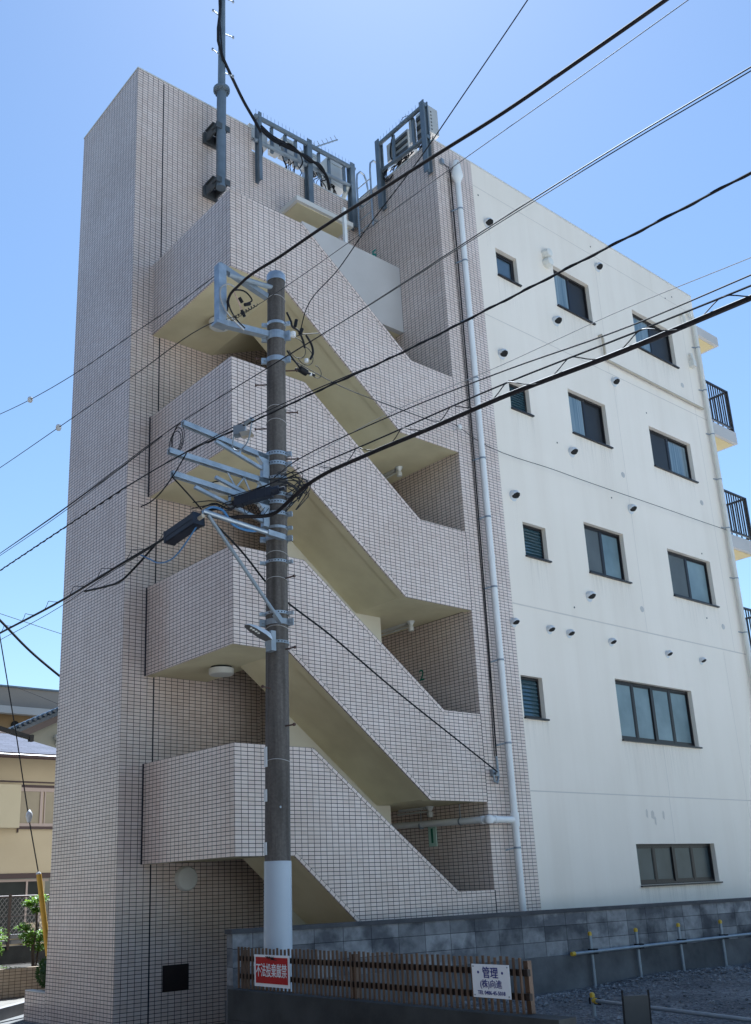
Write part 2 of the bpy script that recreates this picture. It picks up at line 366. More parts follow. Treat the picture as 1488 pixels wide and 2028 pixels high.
for i in range(3200):
    x = random.uniform(-.5, 9.5); y = random.uniform(-6.5, -.45-.13*x)
    if random.random() < .45: y = -.5-.13*x - abs(random.gauss(0, .5))
    r = random.uniform(.008, .028)*(1.5 if random.random() < .08 else 1); c = Vector((x, y, gz(x, y)+r*.3))
    ax = Matrix.Rotation(random.uniform(0, 6.3), 3, 'Z') @ Matrix.Rotation(random.uniform(-.5, .5), 3, 'X')
    P = [c + ax @ Vector(v)*r for v in ((1.2, 0, 0), (0, .9, 0), (-1.1, .1, 0), (0, -1, 0), (.1, 0, .75), (0, 0, -.6))]
    for a, b, d in ((0,1,4),(1,2,4),(2,3,4),(3,0,4),(1,0,5),(2,1,5),(3,2,5),(0,3,5)): g.poly([P[a], P[b], P[d]])
o = g.build('loose_gravel', M['stone']); struct(o, 'stuff')

g = MB(); g.poly([(-1.05, -40, .19), (14, -40, .19), (14, -6.4, .19), (-1.05, -6.4, .19)]); g.poly([(-1.05, -6.4, .19), (14, -6.4, .19), (14, -6.4, -.1), (-1.05, -6.4, -.1)]); struct(g.build('parking_slab', M['slab']))  # pale unseen slab added to bounce sunlight onto the front faces

# ------------------------------------------------------------------ apartment building
B = thing('apartment_building', 'five storey apartment block, pink tiled stair tower beside white painted wall', 'apartment building', (0, 2, 0))
XT, YT, YB, ZT = -.367, 2.275, 4.376, 15.25
XC, XW, XR, ZR = 4.487, 5.485, 13.09, 14.69
LB = [1.985, 4.58, 7.342, 10.129]; LT = [3.335, 5.905, 8.675, 11.443]
CB = [1.469, 4.03, 6.992, 9.78]; CT = [None, 2.719, 5.674, 8.398]
HB = [3.749, 3.71, 3.474, 3.52]; HT = [None, 3.302, 3.064, 3.171]
J = [1.233, 1.165, 1.279, 1.349]; K = [.878, .87, .91, .95]
t = MB(du=XT, dv=ZT); t.box(XT, 2.0, YT, YB, -.3, ZT); t.build('tower', M['tile'], B)
t = MB(); t.box(XT-.008, 2.008, YT-.008, YT+.12, ZT+.002, ZT+.03); t.box(XT-.008, XT+.12, YT+.12, YB+.008, ZT+.002, ZT+.03); t.build('tower_coping', M['coping'], B)
t = MB(du=XT, dv=14.72); t.box(2.0, XC, YT, YT+.25, -.3, 14.72); t.build('stairwell_back_wall', M['tile'], B)
t = MB(du=XC, dv=ZR); t.box(XC, XW, 0, YT+.24, -.3, ZR); t.build('tiled_column', M['tile'], B)
t = MB(); t.box(XC-.006, XR+.006, -.006, .16, ZR+.002, ZR+.035); t.box(XC-.006, XC+.14, .16, YT, ZR+.002, ZR+.035); t.box(2.0, XC-.006, YT-.006, YT+.16, 14.722, 14.75)
t.build('parapet_coping', M['coping'], B)
# ---- windows: opening rectangles on the white wall (x0,x1,z0,z1)
WIN = [  # kind, x0, x1, z0, z1, panes
 ('casement', 5.97, 6.57, 12.42, 13.01, ['glass']), ('slider', 7.72, 8.88, 12.43, 13.35, ['glass_light', 'screen']), ('slider', 10.41, 11.94, 12.43, 13.35, ['glass_light', 'screen']),
 ('louvre', 5.97, 6.52, 9.66, 10.22, ['louvre']), ('slider', 7.72, 8.91, 9.66, 10.59, ['glass_light', 'screen']), ('slider', 10.41, 11.98, 9.66, 10.56, ['screen', 'glass_light']),
 ('louvre', 5.96, 6.57, 6.87, 7.48, ['louvre']), ('slider', 7.72, 8.94, 6.88, 7.85, ['screen_grey', 'frosted']), ('slider', 10.43, 12.02, 6.87, 7.85, ['screen_grey', 'frosted']),
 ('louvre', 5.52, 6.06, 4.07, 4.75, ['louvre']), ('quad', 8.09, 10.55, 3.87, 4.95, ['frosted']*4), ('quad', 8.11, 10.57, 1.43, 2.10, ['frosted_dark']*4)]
xs = sorted({XW, XR} | {x for q in WIN for x in q[1:3]}); zs = sorted({-.3, ZR} | {z for q in WIN for z in q[3:5]})
t = MB()
for a, b in zip(xs, xs[1:]):
    for c, d in zip(zs, zs[1:]):
        mx, mz = (a+b)/2, (c+d)/2
        if any(q[1] < mx < q[2] and q[3] < mz < q[4] for q in WIN): continue
        t.poly([(a, 0, c), (b, 0, c), (b, 0, d), (a, 0, d)])
DEP = .085
for q in WIN:
    x0, x1, z0, z1 = q[1:5]
    t.poly([(x0, 0, z0), (x0, 0, z1), (x0, DEP+.06, z1), (x0, DEP+.06, z0)]); t.poly([(x1, 0, z1), (x1, 0, z0), (x1, DEP+.06, z0), (x1, DEP+.06, z1)])
    t.poly([(x0, 0, z1), (x1, 0, z1), (x1, DEP+.06, z1), (x0, DEP+.06, z1)]); t.poly([(x0, 0, z0), (x0, DEP+.06, z0), (x1, DEP+.06, z0), (x1, 0, z0)])
t.poly([(XR, 0, -.3), (XR, 7.5, -.3), (XR, 7.5, ZR), (XR, 0, ZR)]); t.poly([(XR, 7.5, -.3), (2.0, 7.5, -.3), (2.0, 7.5, ZR), (XR, 7.5, ZR)])
t.poly([(2.0, 7.5, -.3), (2.0, YB, -.3), (2.0, YB, ZR), (2.0, 7.5, ZR)])
t.build('white_wall', M['paint'], B)
t = MB(); t.poly([(2.0, YT+.25, 14.2), (XR, YT+.25, 14.2), (XR, 7.5, 14.2), (2.0, 7.5, 14.2)]); t.poly([(XW, .16, 14.2), (XR, .16, 14.2), (XR, YT+.25, 14.2), (XW, YT+.25, 14.2)]); t.build('roof', M['concrete'], B)
for z, h in ((11.40, .008), (5.95, .012), (2.91, .009), (14.19, .007)):
    t = MB(); t.box(XW+.01, XR-.01, -.0015, .004, z-h, z+h); t.build('wall_joint', M['joint'], B)
for x, za, zb in ((9.22, 11.41, 14.1), (9.32, 5.96, 11.38), (12.45, 5.96, 14.1), (9.33, 2.93, 3.86), (9.3, 2.12, 2.9), (12.0, 2.0, 5.9)): 
    t = MB(); t.box(x-.004, x+.004, -.001, .003, za, zb); t.build('crack_joint', M['joint'], B)
# small fixing holes and flat repair discs
for x, z in ((5.62, 14.02), (9.15, 14.4), (7.2, 9.3), (8.72, 8.55), (11.75, 7.98), (7.15, 6.12), (11.55, 6.55), (11.9, 14.2), (12.2, 14.35), (9.12, 11.7), (10.4, 10.85)):
    t = MB(); t.lathe([(.0, .004), (.018, .004), (.018, 0)], (x, 0, z), 8, axis='-Y'); t.build('anchor_plug', M['cap'], B)
for x, z in ((9.22, 9.15), (12.05, 12.02), (12.08, 9.2), (9.25, 6.4), (12.15, 6.45)):
    t = MB(); t.lathe([(.0, .006), (.055, .006), (.06, 0)], (x, 0, z), 16, axis='-Y'); t.build('cover_disc', M['parapet_paint'], B)
for x, z, rx in ((8.55, 2.62, .03), (8.72, 2.60, .05), (8.78, 2.50, .025), (9.05, 2.60, .03)):
    t = MB(); t.prism([(x-rx, z-.06), (x+rx*.6, z-.09), (x+rx, z+.03), (x, z+.07), (x-rx*.9, z+.04)], -.002, .003); t.build('patch_mark', M['joint'], B)
for kind, x0, x1, z0, z1, panes in WIN:
    f = MB(); ya, yb = DEP, DEP+.05; fw = .045
    f.box(x0, x1, ya, yb, z1-fw, z1); f.box(x0, x1, ya, yb, z0, z0+fw); f.box(x0, x0+fw*.8, ya, yb, z0+fw, z1-fw); f.box(x1-fw*.8, x1, ya, yb, z0+fw, z1-fw)
    n = len(panes); gx0, gx1 = x0+fw*.8, x1-fw*.8; wd = (gx1-gx0)/n
    for i in range(1, n): f.box(gx0+wd*i-.035, gx0+wd*i+.035, ya+.004, yb-.003, z0+fw, z1-fw)
    if kind == 'casement': f.box(x0+.06, x1-.06, ya-.012, yb-.002, z0+.075, z0+.105); f.box(x0+.06, x1-.06, ya-.012, yb-.002, z1-.105, z1-.075); f.box(x0+.06, x0+.09, ya-.012, yb-.002, z0+.105, z1-.105); f.box(x1-.09, x1-.06, ya-.012, yb-.002, z0+.105, z1-.105)
    if kind in ('slider', 'quad'):
        for i in range(n):
            a, b = gx0+wd*i+(.035 if i else 0), gx0+wd*(i+1)-(.035 if i < n-1 else 0); yy = ya+.008+(.014 if i % 2 else 0)
            f.box(a, b, yy, yy+.016, z0+fw, z0+fw+.04); f.box(a, b, yy, yy+.016, z1-fw-.028, z1-fw); f.box(a, a+.022, yy, yy+.016, z0+fw+.04, z1-fw-.028); f.box(b-.022, b, yy, yy+.016, z0+fw+.04, z1-fw-.028)
    wo = f.build('window', M['frame'], B)
    for i, pn in enumerate(panes):
        p = MB(); a, b = gx0+wd*i, gx0+wd*(i+1); yy = ya+.016+(.014 if i % 2 else 0)
        if kind == 'louvre':
            nl = 9; h = (z1-z0-2*fw)/nl
            p.box(a, b, yb-.01, yb+.008, z0+fw, z1-fw)
            for k in range(nl):
                zc = z0+fw+h*k; p.poly([(a, ya+.006, zc), (b, ya+.006, zc), (b, ya+.03, zc+h*1.02), (a, ya+.03, zc+h*1.02)]); p.poly([(a, ya+.006, zc), (a, ya+.011, zc-.004), (b, ya+.011, zc-.004), (b, ya+.006, zc)])
        else: p.box(a+.003, b-.003, yy, yy+.006, z0+fw, z1-fw)
        p.build('pane', M[pn], wo)
    s_ = MB(); s_.prism([(x0-.01, z0-.03), (x1+.035, z0-.03), (x1+.035, z0-.004), (x0-.01, z0-.004)], -.045, DEP); s_.build('sill', M['frame'], wo)
# ---- water stains running down under sills and vents
mt = mat('water_stain', (.20, .175, .13), .8); M['stain'] = mt
tc = N(mt, 'ShaderNodeTexCoord'); sp_ = N(mt, 'ShaderNodeSeparateXYZ'); L(mt, tc.outputs['UV'], sp_.inputs[0])
nz_ = noise(mt, 1.0, 4, stretch=(26, 26, 1.1)); cr = ramp(mt, nz_, [(.46, (0, 0, 0)), (.72, (1, 1, 1))])
pw_ = N(mt, 'ShaderNodeMath'); pw_.operation = 'POWER'; L(mt, sp_.outputs[1], pw_.inputs[0]); pw_.inputs[1].default_value = 1.6
mu = N(mt, 'ShaderNodeMath'); mu.operation = 'MULTIPLY'; L(mt, cr, mu.inputs[0]); L(mt, pw_.outputs[0], mu.inputs[1])
mu2 = N(mt, 'ShaderNodeMath'); mu2.operation = 'MULTIPLY'; L(mt, mu.outputs[0], mu2.inputs[0]); mu2.inputs[1].default_value = .14; L(mt, mu2.outputs[0], bsdf(mt).inputs['Alpha'])
def stain(x0, x1, z0, z1):
    t = MB(); t.poly([(x0, -.003, z0), (x1, -.003, z0), (x1, -.003, z1), (x0, -.003, z1)], 0, [(0, 0), (1, 0), (1, 1), (0, 1)]); t.build('water_stain', M['stain'], B)
for q in WIN: stain(q[1]-.02, q[2]+.05, q[3]-.03-random.uniform(.6, 1.0), q[3]-.031)
# ---- vent hoods
def hood(x, z, r):
    t = MB(); nu, nv = 20, 9; nn = Vector((.04, -.52, -.85)).normalized(); c = Vector((x, -.045, z)); th = .26*r
    def P(i, j):
        a = 2*math.pi*i/nu; b = math.pi/2*j/nv
        p = Vector((math.cos(a)*math.cos(b)*r, -math.sin(b)*r*.95, math.sin(a)*math.cos(b)*r)); d = p.dot(nn)-th
        return (c+p-nn*d, True) if d > 0 else (c+p, False)
    for i in range(nu):
        for j in range(nv):
            q = [P(i, j), P(i+1, j), P(i+1, j+1), P(i, j+1)]; dark = sum(k[1] for k in q) >= 3
            pts = [k[0] for k in q]
            if j == nv-1: pts = pts[:3]
            t.poly(pts, 1 if dark else 0)
    for i in range(nu):     # collar back to the wall
        a, b = P(i, 0)[0], P(i+1, 0)[0]
        t.poly([(a.x, 0, a.z), (b.x, 0, b.z), b, a])
    t.lathe([(.0, .005), (r*1.06, .005), (r*1.08, 0)], (x, 0, z), 20, axis='-Y')
    t.build('vent_hood', [M['hood'], M['black']], B, smooth=True)
for x, z, r in ((5.80,13.46,.12),(9.30,13.94,.12),(7.60,12.01,.125),(5.84,10.68,.12),(9.34,11.23,.12),(7.61,9.21,.12),(5.78,7.91,.12),(9.32,8.44,.12),(7.62,6.39,.12),(5.47,5.61,.095),(6.38,5.61,.095),(6.91,5.61,.095),(8.11,5.61,.095),(9.90,5.60,.09),(11.08,5.60,.09)):
    hood(x, z, r*.76)
    if r > .1: stain(x-.06, x+.06, z-.75, z-.08)
for z in (13.49, 13.28):
    t = MB(); t.lathe([(.11, 0), (.11, .05), (.085, .13), (0, .14)], (7.50, 0, z), 8, axis='-Y'); t.build('vent_hood', M['cream_pvc'], B)
# ---- stair: front balustrades with a sloping trim course, landings, flights
def band(mb, a, b, down):
    a, b = Vector((a[0], 0, a[1])), Vector((b[0], 0, b[1])); d = (b-a).normalized(); n = Vector((-d.z, 0, d.x))
    if (n.z < 0) != down: n = -n
    wv = n*.05; ln = (b-a).length; y = -.004
    q = [a, b, b+wv, a+wv]
    if not down: uv = [(0, 0), (ln, 0), (ln, .05), (0, .05)]
    else: uv = [(0, .05), (ln, .05), (ln, 0), (0, 0)]; 
    pts = [(p.x, y, p.z) for p in q]
    if down: pts = pts[::-1]; uv = uv[::-1]
    # wind so the face looks towards -Y
    v0, v1, v2 = map(Vector, pts[:3])
    if (v1-v0).cross(v2-v1).y > 0: pts = pts[::-1]; uv = uv[::-1]
    mb.poly(pts, 0, uv)
    for p, q2 in ((a, b), (a+wv, b+wv)):
        mb.poly([(p.x, y, p.z), (q2.x, y, q2.z), (q2.x, 0, q2.z), (p.x, 0, p.z)], 0, [(0, 0), (ln, 0), (ln, .01), (0, .01)])
for n in range(4):
    t = MB(du=0, dv=LT[n]); jx, kx = J[n], K[n]
    if n == 0:
        ex = 1.96+ (1.17+.3)*1.32; low = [(kx, LB[0]), (1.96+.9, .42), (XC, .42)]
        low = [(kx, LB[0]), (3.35, -.1), (XC, -.1)]
    else: low = [(kx, LB[n]), (HT[n], CT[n]), (XC, CT[n])]
    poly = [(0, LB[n])] + low + [(XC, CB[n]), (HB[n], CB[n]), (jx, LT[n]), (0, LT[n])]
    t.prism(poly, .022, .15, alt=(0, 1, 2)); t.prism(poly, 0, .0218)
    t.box(0, .15, .1499, YT, LB[n], LT[n]); t.box(.022, .149, .15, YT, LB[n]-.002, LB[n]-.0005, 1)
    band(t, (jx, LT[n]), (HB[n], CB[n]), True); band(t, (kx, LB[n]), low[1], False)
    t.build('stair_balustrade', [M['tile'], M['soffit']], B)
    s_ = MB(); zb = LB[n]+.02
    s_.box(.15, kx, .15, 1.14, zb, zb+.16); s_.box(.15, kx+.17, 1.14, YT, zb, zb+.16)
    hx, hz = (3.35, -.08) if n == 0 else (HT[n], CT[n]+.02)
    s_.prism([(kx, zb), (hx, hz), (hx, hz+.2), (kx+.1, zb+.16), (kx, zb+.16)], .15, 1.14)
    if n: s_.box(hx, XC, .15, YT, hz+.001, hz+.17)
    # inner flight rising to the next floor
    nz = CT[n+1]+.02 if n < 3 else 11.22
    s_.prism([(kx+.17, zb), (3.58, nz), (3.58, nz+.18), (kx+.17, zb+.2)], 1.22, YT)
    s_.build('stair_flight', M['soffit'], B)
t = MB(); t.box(3.58, XC, 1.15, YT, 11.2, 11.36); t.build('corridor_slab', M['soffit'], B)
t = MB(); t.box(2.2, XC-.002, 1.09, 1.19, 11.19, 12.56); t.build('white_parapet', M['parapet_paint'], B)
t = MB(); t.box(1.6, 3.58, 1.142, 1.219, -.1, 11.18); t.build('stair_core_wall', M['core'], B)
t = MB(); t.box(.134, .150, YT-.003, YT+.01, -.2, 15.2)
for n in range(3): t.box(-.016, -.001, YT-.02, YT+.001, LB[n], LT[n])
t.box(XC+.001, XC+.018, -.003, .004, -.2, CB[0]); 
for n in range(1, 4): t.box(XC+.004, XC+.012, -.002, .004, CT[n]+.0, CB[n])
t.build('expansion_joint', M['dark_joint'], B)
# ---- lamps of the stair
for n in (1, 2, 3):
    t = MB(); z = LB[n]+.02; t.lathe([(.15, 0), (.15, -.03)], (.66, 1.3, z), 24, 1); t.lathe([(.175, -.03), (.175, -.10), (.16, -.115), (0, -.12)], (.66, 1.3, z), 24, 0); t.lathe([(.175, -.03), (.15, -.03)], (.66, 1.3, z), 24, 0)
    t.build('landing_lamp', [M['lamp_white'], M['black']], B, smooth=True)
t = MB(); t.lathe([(.17, 0), (.17, .05), (.15, .08), (0, .09)], (.683, YT, 1.787), 28, axis='-Y'); t.build('wall_lamp', M['lamp_white'], B, smooth=True)
for x, z in ((4.12, 8.418), (4.17, 5.694), (4.33, 2.739)):
    t = MB(); t.box(x-.03, x+.03, 1.15, 1.75, z-.04, z-.001); t.cyl((x, 1.1, z-.075), (x, 1.8, z-.075), .016)
    t.lathe([(.07, 0), (.05, -.03), (.03, -.07), (.05, -.1), (.045, -.16), (0, -.17)], (x, 1.06, z), 14); t.build('tube_lamp', M['lamp_white'], B, smooth=True)
t = MB(); t.box(.343, .743, YT-.012, YT+.01, .35, .68); t.build('meter_hatch', mottled('hatch_brown', (.010, .006, .005), (.02, .012, .010), 5, .5), B)
# ---- floor numbers on the column's inner side
t = MB(); t.box(XC-.016, XC-.001, 1.10, 1.27, 2.14, 2.44); npl = t.build('floor_number_plate', M['plate'], B)
lettering([('1', .30, 0, 0, 1, .008)], (XC-.018, 1.185, 2.29), (0, -1, 0), (0, 0, 1), M['green'], B, 'floor_number')
lettering([('2', .26, 0, 0, 1, .002)], (XC-.002, 1.2, 4.85), (0, -1, 0), (0, 0, 1), M['green'], B, 'floor_number')
lettering([('5', .30, 0, 0, 1, .006)], (XC-.002, 1.75, 13.22), (0, -1, 0), (0, 0, 1), M['teal'], B, 'floor_number')
# ---- canopy, door and post of the top floor
t = MB(); t.box(2.6, 3.95, 1.72, YT, 13.60, 13.70); t.box(2.66, 3.89, 1.78, YT-.01, 13.585, 13.599, 1); t.build('canopy', [M['coping'], M['soffit']], B)
t = MB(); t.box(2.75, 3.65, YT-.03, YT+.01, 11.36, 13.3); t.build('door', M['galv_dull'], B)
t = MB(); t.box(3.27, 3.33, 1.20, 1.26, 11.4, 13.42); t.build('screen_post', M['pvc'], B)
# ---- drainpipes
dp = MB(); px, py = 4.93, -.12
dp.lathe([(.0, 14.36), (.05, 14.36), (.07, 14.30), (.11, 14.02), (.06, 13.9), (.052, 13.88)], (px, py, 0), 16)
dp.cyl((px, py, -.1), (px, py, 13.9), .052, n=16)
dp.cyl((px, py, 2.36), (px, py, 2.56), .066, n=16); dp.cyl((px, py, 6.55), (px, py, 6.65), .058, n=16); dp.cyl((px, py, 10.2), (px, py, 10.3), .058, n=16)
dp.cyl((px, py, 2.455), (4.36, py, 2.455), .05, n=16); dp.lathe([(0, -.07), (.055, -.055), (.072, 0), (.055, .055), (0, .07)], (4.36, py, 2.455), 16)
dp.cyl((4.36, py, 2.455), (4.36, 2.1, 2.50), .05, n=16); dp.cyl((4.36, -.02, 2.455), (4.36, .04, 2.455), .06, n=16); dp.cyl((4.46, py, 2.455), (4.52, py, 2.455), .06, n=16)
dpo = dp.build('drainpipe', M['pvc'], B, smooth=True)
for z in (13.3, 12.2, 11.0, 9.85, 8.35, 7.3, 6.1, 4.9, 3.6, 2.05):
    t = MB(); t.cyl((px, py, z-.014), (px, py, z+.014), .059, n=14); t.bar((px-.05, py+.02, z), (px-.13, 0, z-.03), .02, .02); t.build('pipe_clamp', M['galv_dull'], dpo)
for y in (.45, 1.3):
    t = MB(); t.cyl((4.36, y-.012, 2.465), (4.36, y+.012, 2.465), .058, n=14); t.cyl((4.36, y, 2.5), (4.36, y, 2.72), .006, n=6); t.build('pipe_clamp', M['galv_dull'], dpo)
dp = MB(); px = 12.86
dp.cyl((px, -.08, -.1), (px, -.08, 13.9), .05, n=14); dp.tube([(px, -.08, 13.88), (px-.02, -.09, 14.0), (px-.1, -.07, 14.1), (px-.1, .0, 14.12)], .045, 10)
dpo = dp.build('drainpipe', M['cream_pvc'], B, smooth=True)
for z in (13.2, 12.1, 11.0, 9.9, 8.75, 7.6, 6.4):
    t = MB(); t.cyl((px, -.08, z-.012), (px, -.08, z+.012), .056, n=12); t.bar((px-.04, -.06, z), (px-.12, 0, z+.02), .018, .018); t.build('pipe_clamp', M['galv_dull'], dpo)
t = MB(); t.tube([(9.01, 0, 12.18), (9.01, -.07, 12.18), (9.02, -.08, 12.10), (9.05, -.07, 11.78), (9.06, -.06, 11.70), (9.13, -.05, 11.65), (9.3, -.05, 11.645), (11, -.05, 11.62), (12.7, -.05, 11.60)], .028, 8); t.build('conduit', M['tan_pipe'], B, smooth=True)
t = MB(); t.tube([(4.86, -.02, 14.15), (4.85, -.03, 12), (4.82, -.03, 8), (4.78, -.03, 5), (4.74, -.03, 3.3)], .012, 6); t.tube([(4.80, -.02, 14.0), (4.80, -.02, 9), (4.765, -.02, 5), (4.71, -.02, 3.4)], .006, 5); t.tube([(4.62, -.02, 14.28), (4.72, -.05, 14.2), (4.8, -.04, 14.22), (4.86, -.03, 14.1)], .008, 5); t.tube([(4.8, -.03, 14.1), (4.9, -.2, 14.28), (5.0, -.05, 14.5)], .006, 5)
t.build('wall_cable', M['rubber'], B)
t = MB(); t.box(4.61, 4.68, -.06, 0, 14.22, 14.32); t.build('cable_inlet', M['galv_dull'], B)
t = MB(); t.tube([(4.74, -.03, 3.4), (4.74, -.04, 3.1), (4.69, -.05, 3.0), (4.63, -.05, 3.02), (4.62, -.05, 3.12)], .018, 8); t.box(4.60, 4.72, -.06, -.001, 3.10, 3.2); t.cyl((4.66, -.05, 3.13), (4.58, -.16, 3.16), .02)
t.build('cable_inlet', M['galv_dull'], B)
t = MB(); t.cyl((4.40, -.001, 8.77), (4.40, -.12, 8.77), .012); t.lathe([(0, .05), (.03, .04), (.045, 0), (.03, -.04), (0, -.05)], (4.40, -.14, 8.77), 12); t.build('cable_insulator', M['ceramic'], B, smooth=True)
t = MB(); t.tube([(12.42, 0, 13.93), (12.42, -.08, 13.93), (12.42, -.1, 13.8), (12.42, -.1, 13.65)], .03, 8); t.build('wall_fitting', M['cream_pvc'], B)
t = MB(); t.tube([(12.55, 0, 12.95), (12.55, -.06, 12.95), (12.55, -.08, 12.75)], .035, 8); t.box(12.49, 12.61, -.12, 0, 12.62, 12.78); t.build('wall_fitting', M['cream_pvc'], B)
# ---- balconies round the right corner
t = MB(); t.box(XR+.001, 14.36, .15, 7.4, 13.88, 14.12); t.box(XR+.05, 14.28, .23, 7.3, 13.868, 13.879, 1); t.build('eave_slab', [M['parapet_paint'], M['cream']], B)
for z in (11.55, 8.78, 6.0, 3.2):
    t = MB(); t.box(XR+.001, 14.40, .12, 7.4, z-.3, z); t.box(XR+.05, 14.32, .2, 7.3, z-.312, z-.301, 1); bo = t.build('balcony', [M['parapet_paint'], M['cream']], B)
    r_ = MB(); x0, x1, y0 = XR+.22, 14.36, .16; z1 = z+1.1
    r_.box(x0, x1, y0-.025, y0+.025, z1-.04, z1); r_.box(x0, x1, y0-.02, y0+.02, z+.09, z+.13); r_.box(x1-.025, x1+.025, y0-.025, y0+.025, z, z1+.001); r_.box(x0-.025, x0+.025, y0-.025, y0+.025, z, z1+.001)
    k = 10
    for i in range(1, k): xx = x0+(x1-x0)*i/k; r_.box(xx-.011, xx+.011, y0-.011, y0+.011, z+.13, z1-.04)
    r_.box(x1-.025, x1+.025, y0+.025, 7.3, z1-.04, z1-.001); r_.box(x1-.02, x1+.02, y0+.025, 7.3, z+.09, z+.13)
    for i in range(1, 66): yy = y0+.11*i; r_.box(x1-.011, x1+.011, yy-.011, yy+.011, z+.13, z1-.04)
    r_.build('railing', M['frame'], bo)
t = MB(); t.tube([(13.8, .6, 8.46), (13.8, .6, 7.9), (13.75, .6, 7.75), (13.5, .6, 7.7)], .018, 7); t.tube([(14.2, .6, 7.95), (14.0, .6, 7.9), (14.3, .6, 7.8)], .012, 6); t.build('balcony_drain', M['cream_pvc'], B)
# ---- roof ladder in the inner corner
t = MB()
for y in (1.60, 2.0):
    t.tube([(4.36, y, 13.75), (4.36, y, 15.05), (4.38, y, 15.22), (4.46, y, 15.32), (4.56, y, 15.30), (4.62, y, 15.18), (4.66, y, 14.9), (4.70, y, 14.2)], .02, 7)
for z in [13.85+.25*i for i in range(5)]: t.cyl((4.36, 1.6, z), (4.36, 2.0, z), .012, n=6)
for y in (1.6, 2.0):
    for z in (13.9, 14.5): t.bar((4.36, y, z), (XC, y, z), .03, .03)
t.tube([(4.62, 1.6, 15.0), (4.62, 1.1, 15.0), (4.62, 1.1, 14.6)], .016, 6); t.tube([(4.64, 2.0, 15.0), (4.9, 2.3, 15.0), (4.9, 2.3, 14.6)], .016, 6)
t.build('roof_ladder', M['galv'], B)

# ------------------------------------------------------------------ roof antennas
am = thing('antenna_mast', 'tall grey steel antenna pole clamped to the front of the tiled tower', 'antenna mast', (1.08, 1.9, 13.2))
t = MB(); t.cyl((1.075, 1.9, 13.22), (1.10, 1.9, 15.33), .085, n=18); t.cyl((1.10, 1.9, 15.33), (1.14, 1.9, 19.5), .07, .055, 18); t.build('pole', M['steel_blue'], am, smooth=True)
t = MB(); t.lathe([(.085, -.05), (.15, -.02), (.15, .015), (.15, .03), (.08, .06)], (1.10, 1.9, 15.33), 18); 
for i in range(10): a = i*.628; t.box(1.10+.12*math.cos(a)-.01, 1.10+.12*math.cos(a)+.01, 1.9+.12*math.sin(a)-.01, 1.9+.12*math.sin(a)+.01, 15.27, 15.38)
t.build('flange', M['steel_blue'], am)
for z in (13.33, 14.47):
    t = MB(); t.box(.94, 1.22, 2.22, YT-.001, z-.11, z+.11); t.box(.97, 1.0, 1.92, 2.22, z-.09, z+.09); t.box(1.16, 1.19, 1.92, 2.22, z-.09, z+.09); t.box(.94, 1.22, 1.94, 2.2, z+.10, z+.12); t.box(.94, 1.22, 1.82, 1.84, z-.06, z+.06)
    t.cyl((.96, 1.83, z), (.96, 2.0, z), .015); t.cyl((1.2, 1.83, z), (1.2, 2.0, z), .015); t.build('wall_bracket', M['bracket_dark'], am)
for i, z in enumerate((15.75, 16.1, 16.65, 17.0, 17.5)):
    s_ = -1 if i % 2 else 1; t = MB(); x = 1.10+(z-15.33)*.0096; t.cyl((x, 1.9, z), (x+s_*.22, 1.86, z), .011, n=6); t.lathe([(0, -.02), (.02, -.02), (.02, .02), (0, .02)], (x+s_*.22, 1.86, z), 8); t.build('step_bolt', M['galv_dull'], am)
tag((lambda m_: (m_.tube([(1.02, 1.82, 19), (1.03, 1.82, 17.2), (1.05, 1.8, 16.0), (1.2, 1.85, 15.85), (1.40, 1.95, 15.75), (1.65, 2.0, 15.47), (1.9, 2.02, 15.2), (2.05, 2.03, 15.02)], .028, 8, smooth=4), m_.tube([(1.0, 1.80, 19), (.99, 1.80, 17.2), (1.0, 1.78, 16.6), (1.04, 1.78, 16.0)], .014, 6, smooth=3), m_)[-1])(MB()).build('antenna_feeder', M['rubber'], smooth=True), 'black cable bundle running down the antenna pole to the roof rack', 'cable')
def rack(name, label, org):
    return thing(name, label, 'antenna rack', org, 'antenna racks on the roof edge')
ra = rack('antenna_rack', 'long grey steel rack of pale radio boxes with bird spikes along the roof parapet', (3.25, 2.19, 14.06))
for x, wd in ((2.1, .07), (3.28, .11), (4.38, .11)):
    t = MB(); t.box(x-wd/2, x+wd/2, 2.12, 2.14, 14.06, 15.58); t.box(x-wd/2, x+wd/2, 2.24, 2.26, 14.06, 15.58); t.box(x-.012, x+.012, 2.14, 2.24, 14.06, 15.58); t.build('post', M['steel_blue'], ra)
t = MB(); t.cyl((2.0, 2.16, 15.47), (4.46, 2.16, 15.48), .045, n=10)
for i in range(28): x = 2.03+.088*i; t.cyl((x, 2.16, 15.5), (x, 2.16, 15.64), .004, n=4)
t.build('spiked_rail', M['steel_blue'], ra)
t = MB(); t.cyl((2.0, 2.18, 14.93), (4.36, 2.18, 15.04), .04, n=10); t.build('rail', M['galv_dull'], ra)
for x in (2.43, 2.75, 3.0, 3.57, 3.83, 4.22):
    t = MB(); t.box(x-.03, x+.03, 2.20, 2.24, 14.88, 15.46); t.build('strut', M['steel_blue'], ra)
for x0, x1, z0, z1, y in ((2.08, 2.50, 15.18, 15.56, 2.45), (2.66, 2.84, 15.27, 15.58, 2.47), (2.88, 3.20, 15.28, 15.68, 2.45), (3.25, 3.40, 15.28, 15.57, 2.47), (3.45, 3.80, 15.27, 15.66, 2.45), (3.96, 4.44, 15.14, 15.72, 2.43)):
    t = MB(); t.box(x0, x1, y, y+.2, z0, z1); t.box(x0+.015, x1-.015, y-.012, y, z0+.04, z1-.12); t.box(x0+.02, x1-.02, y-.015, y, z1-.09, z1-.02); t.build('radio_unit', M['unit'], ra)
t = MB()
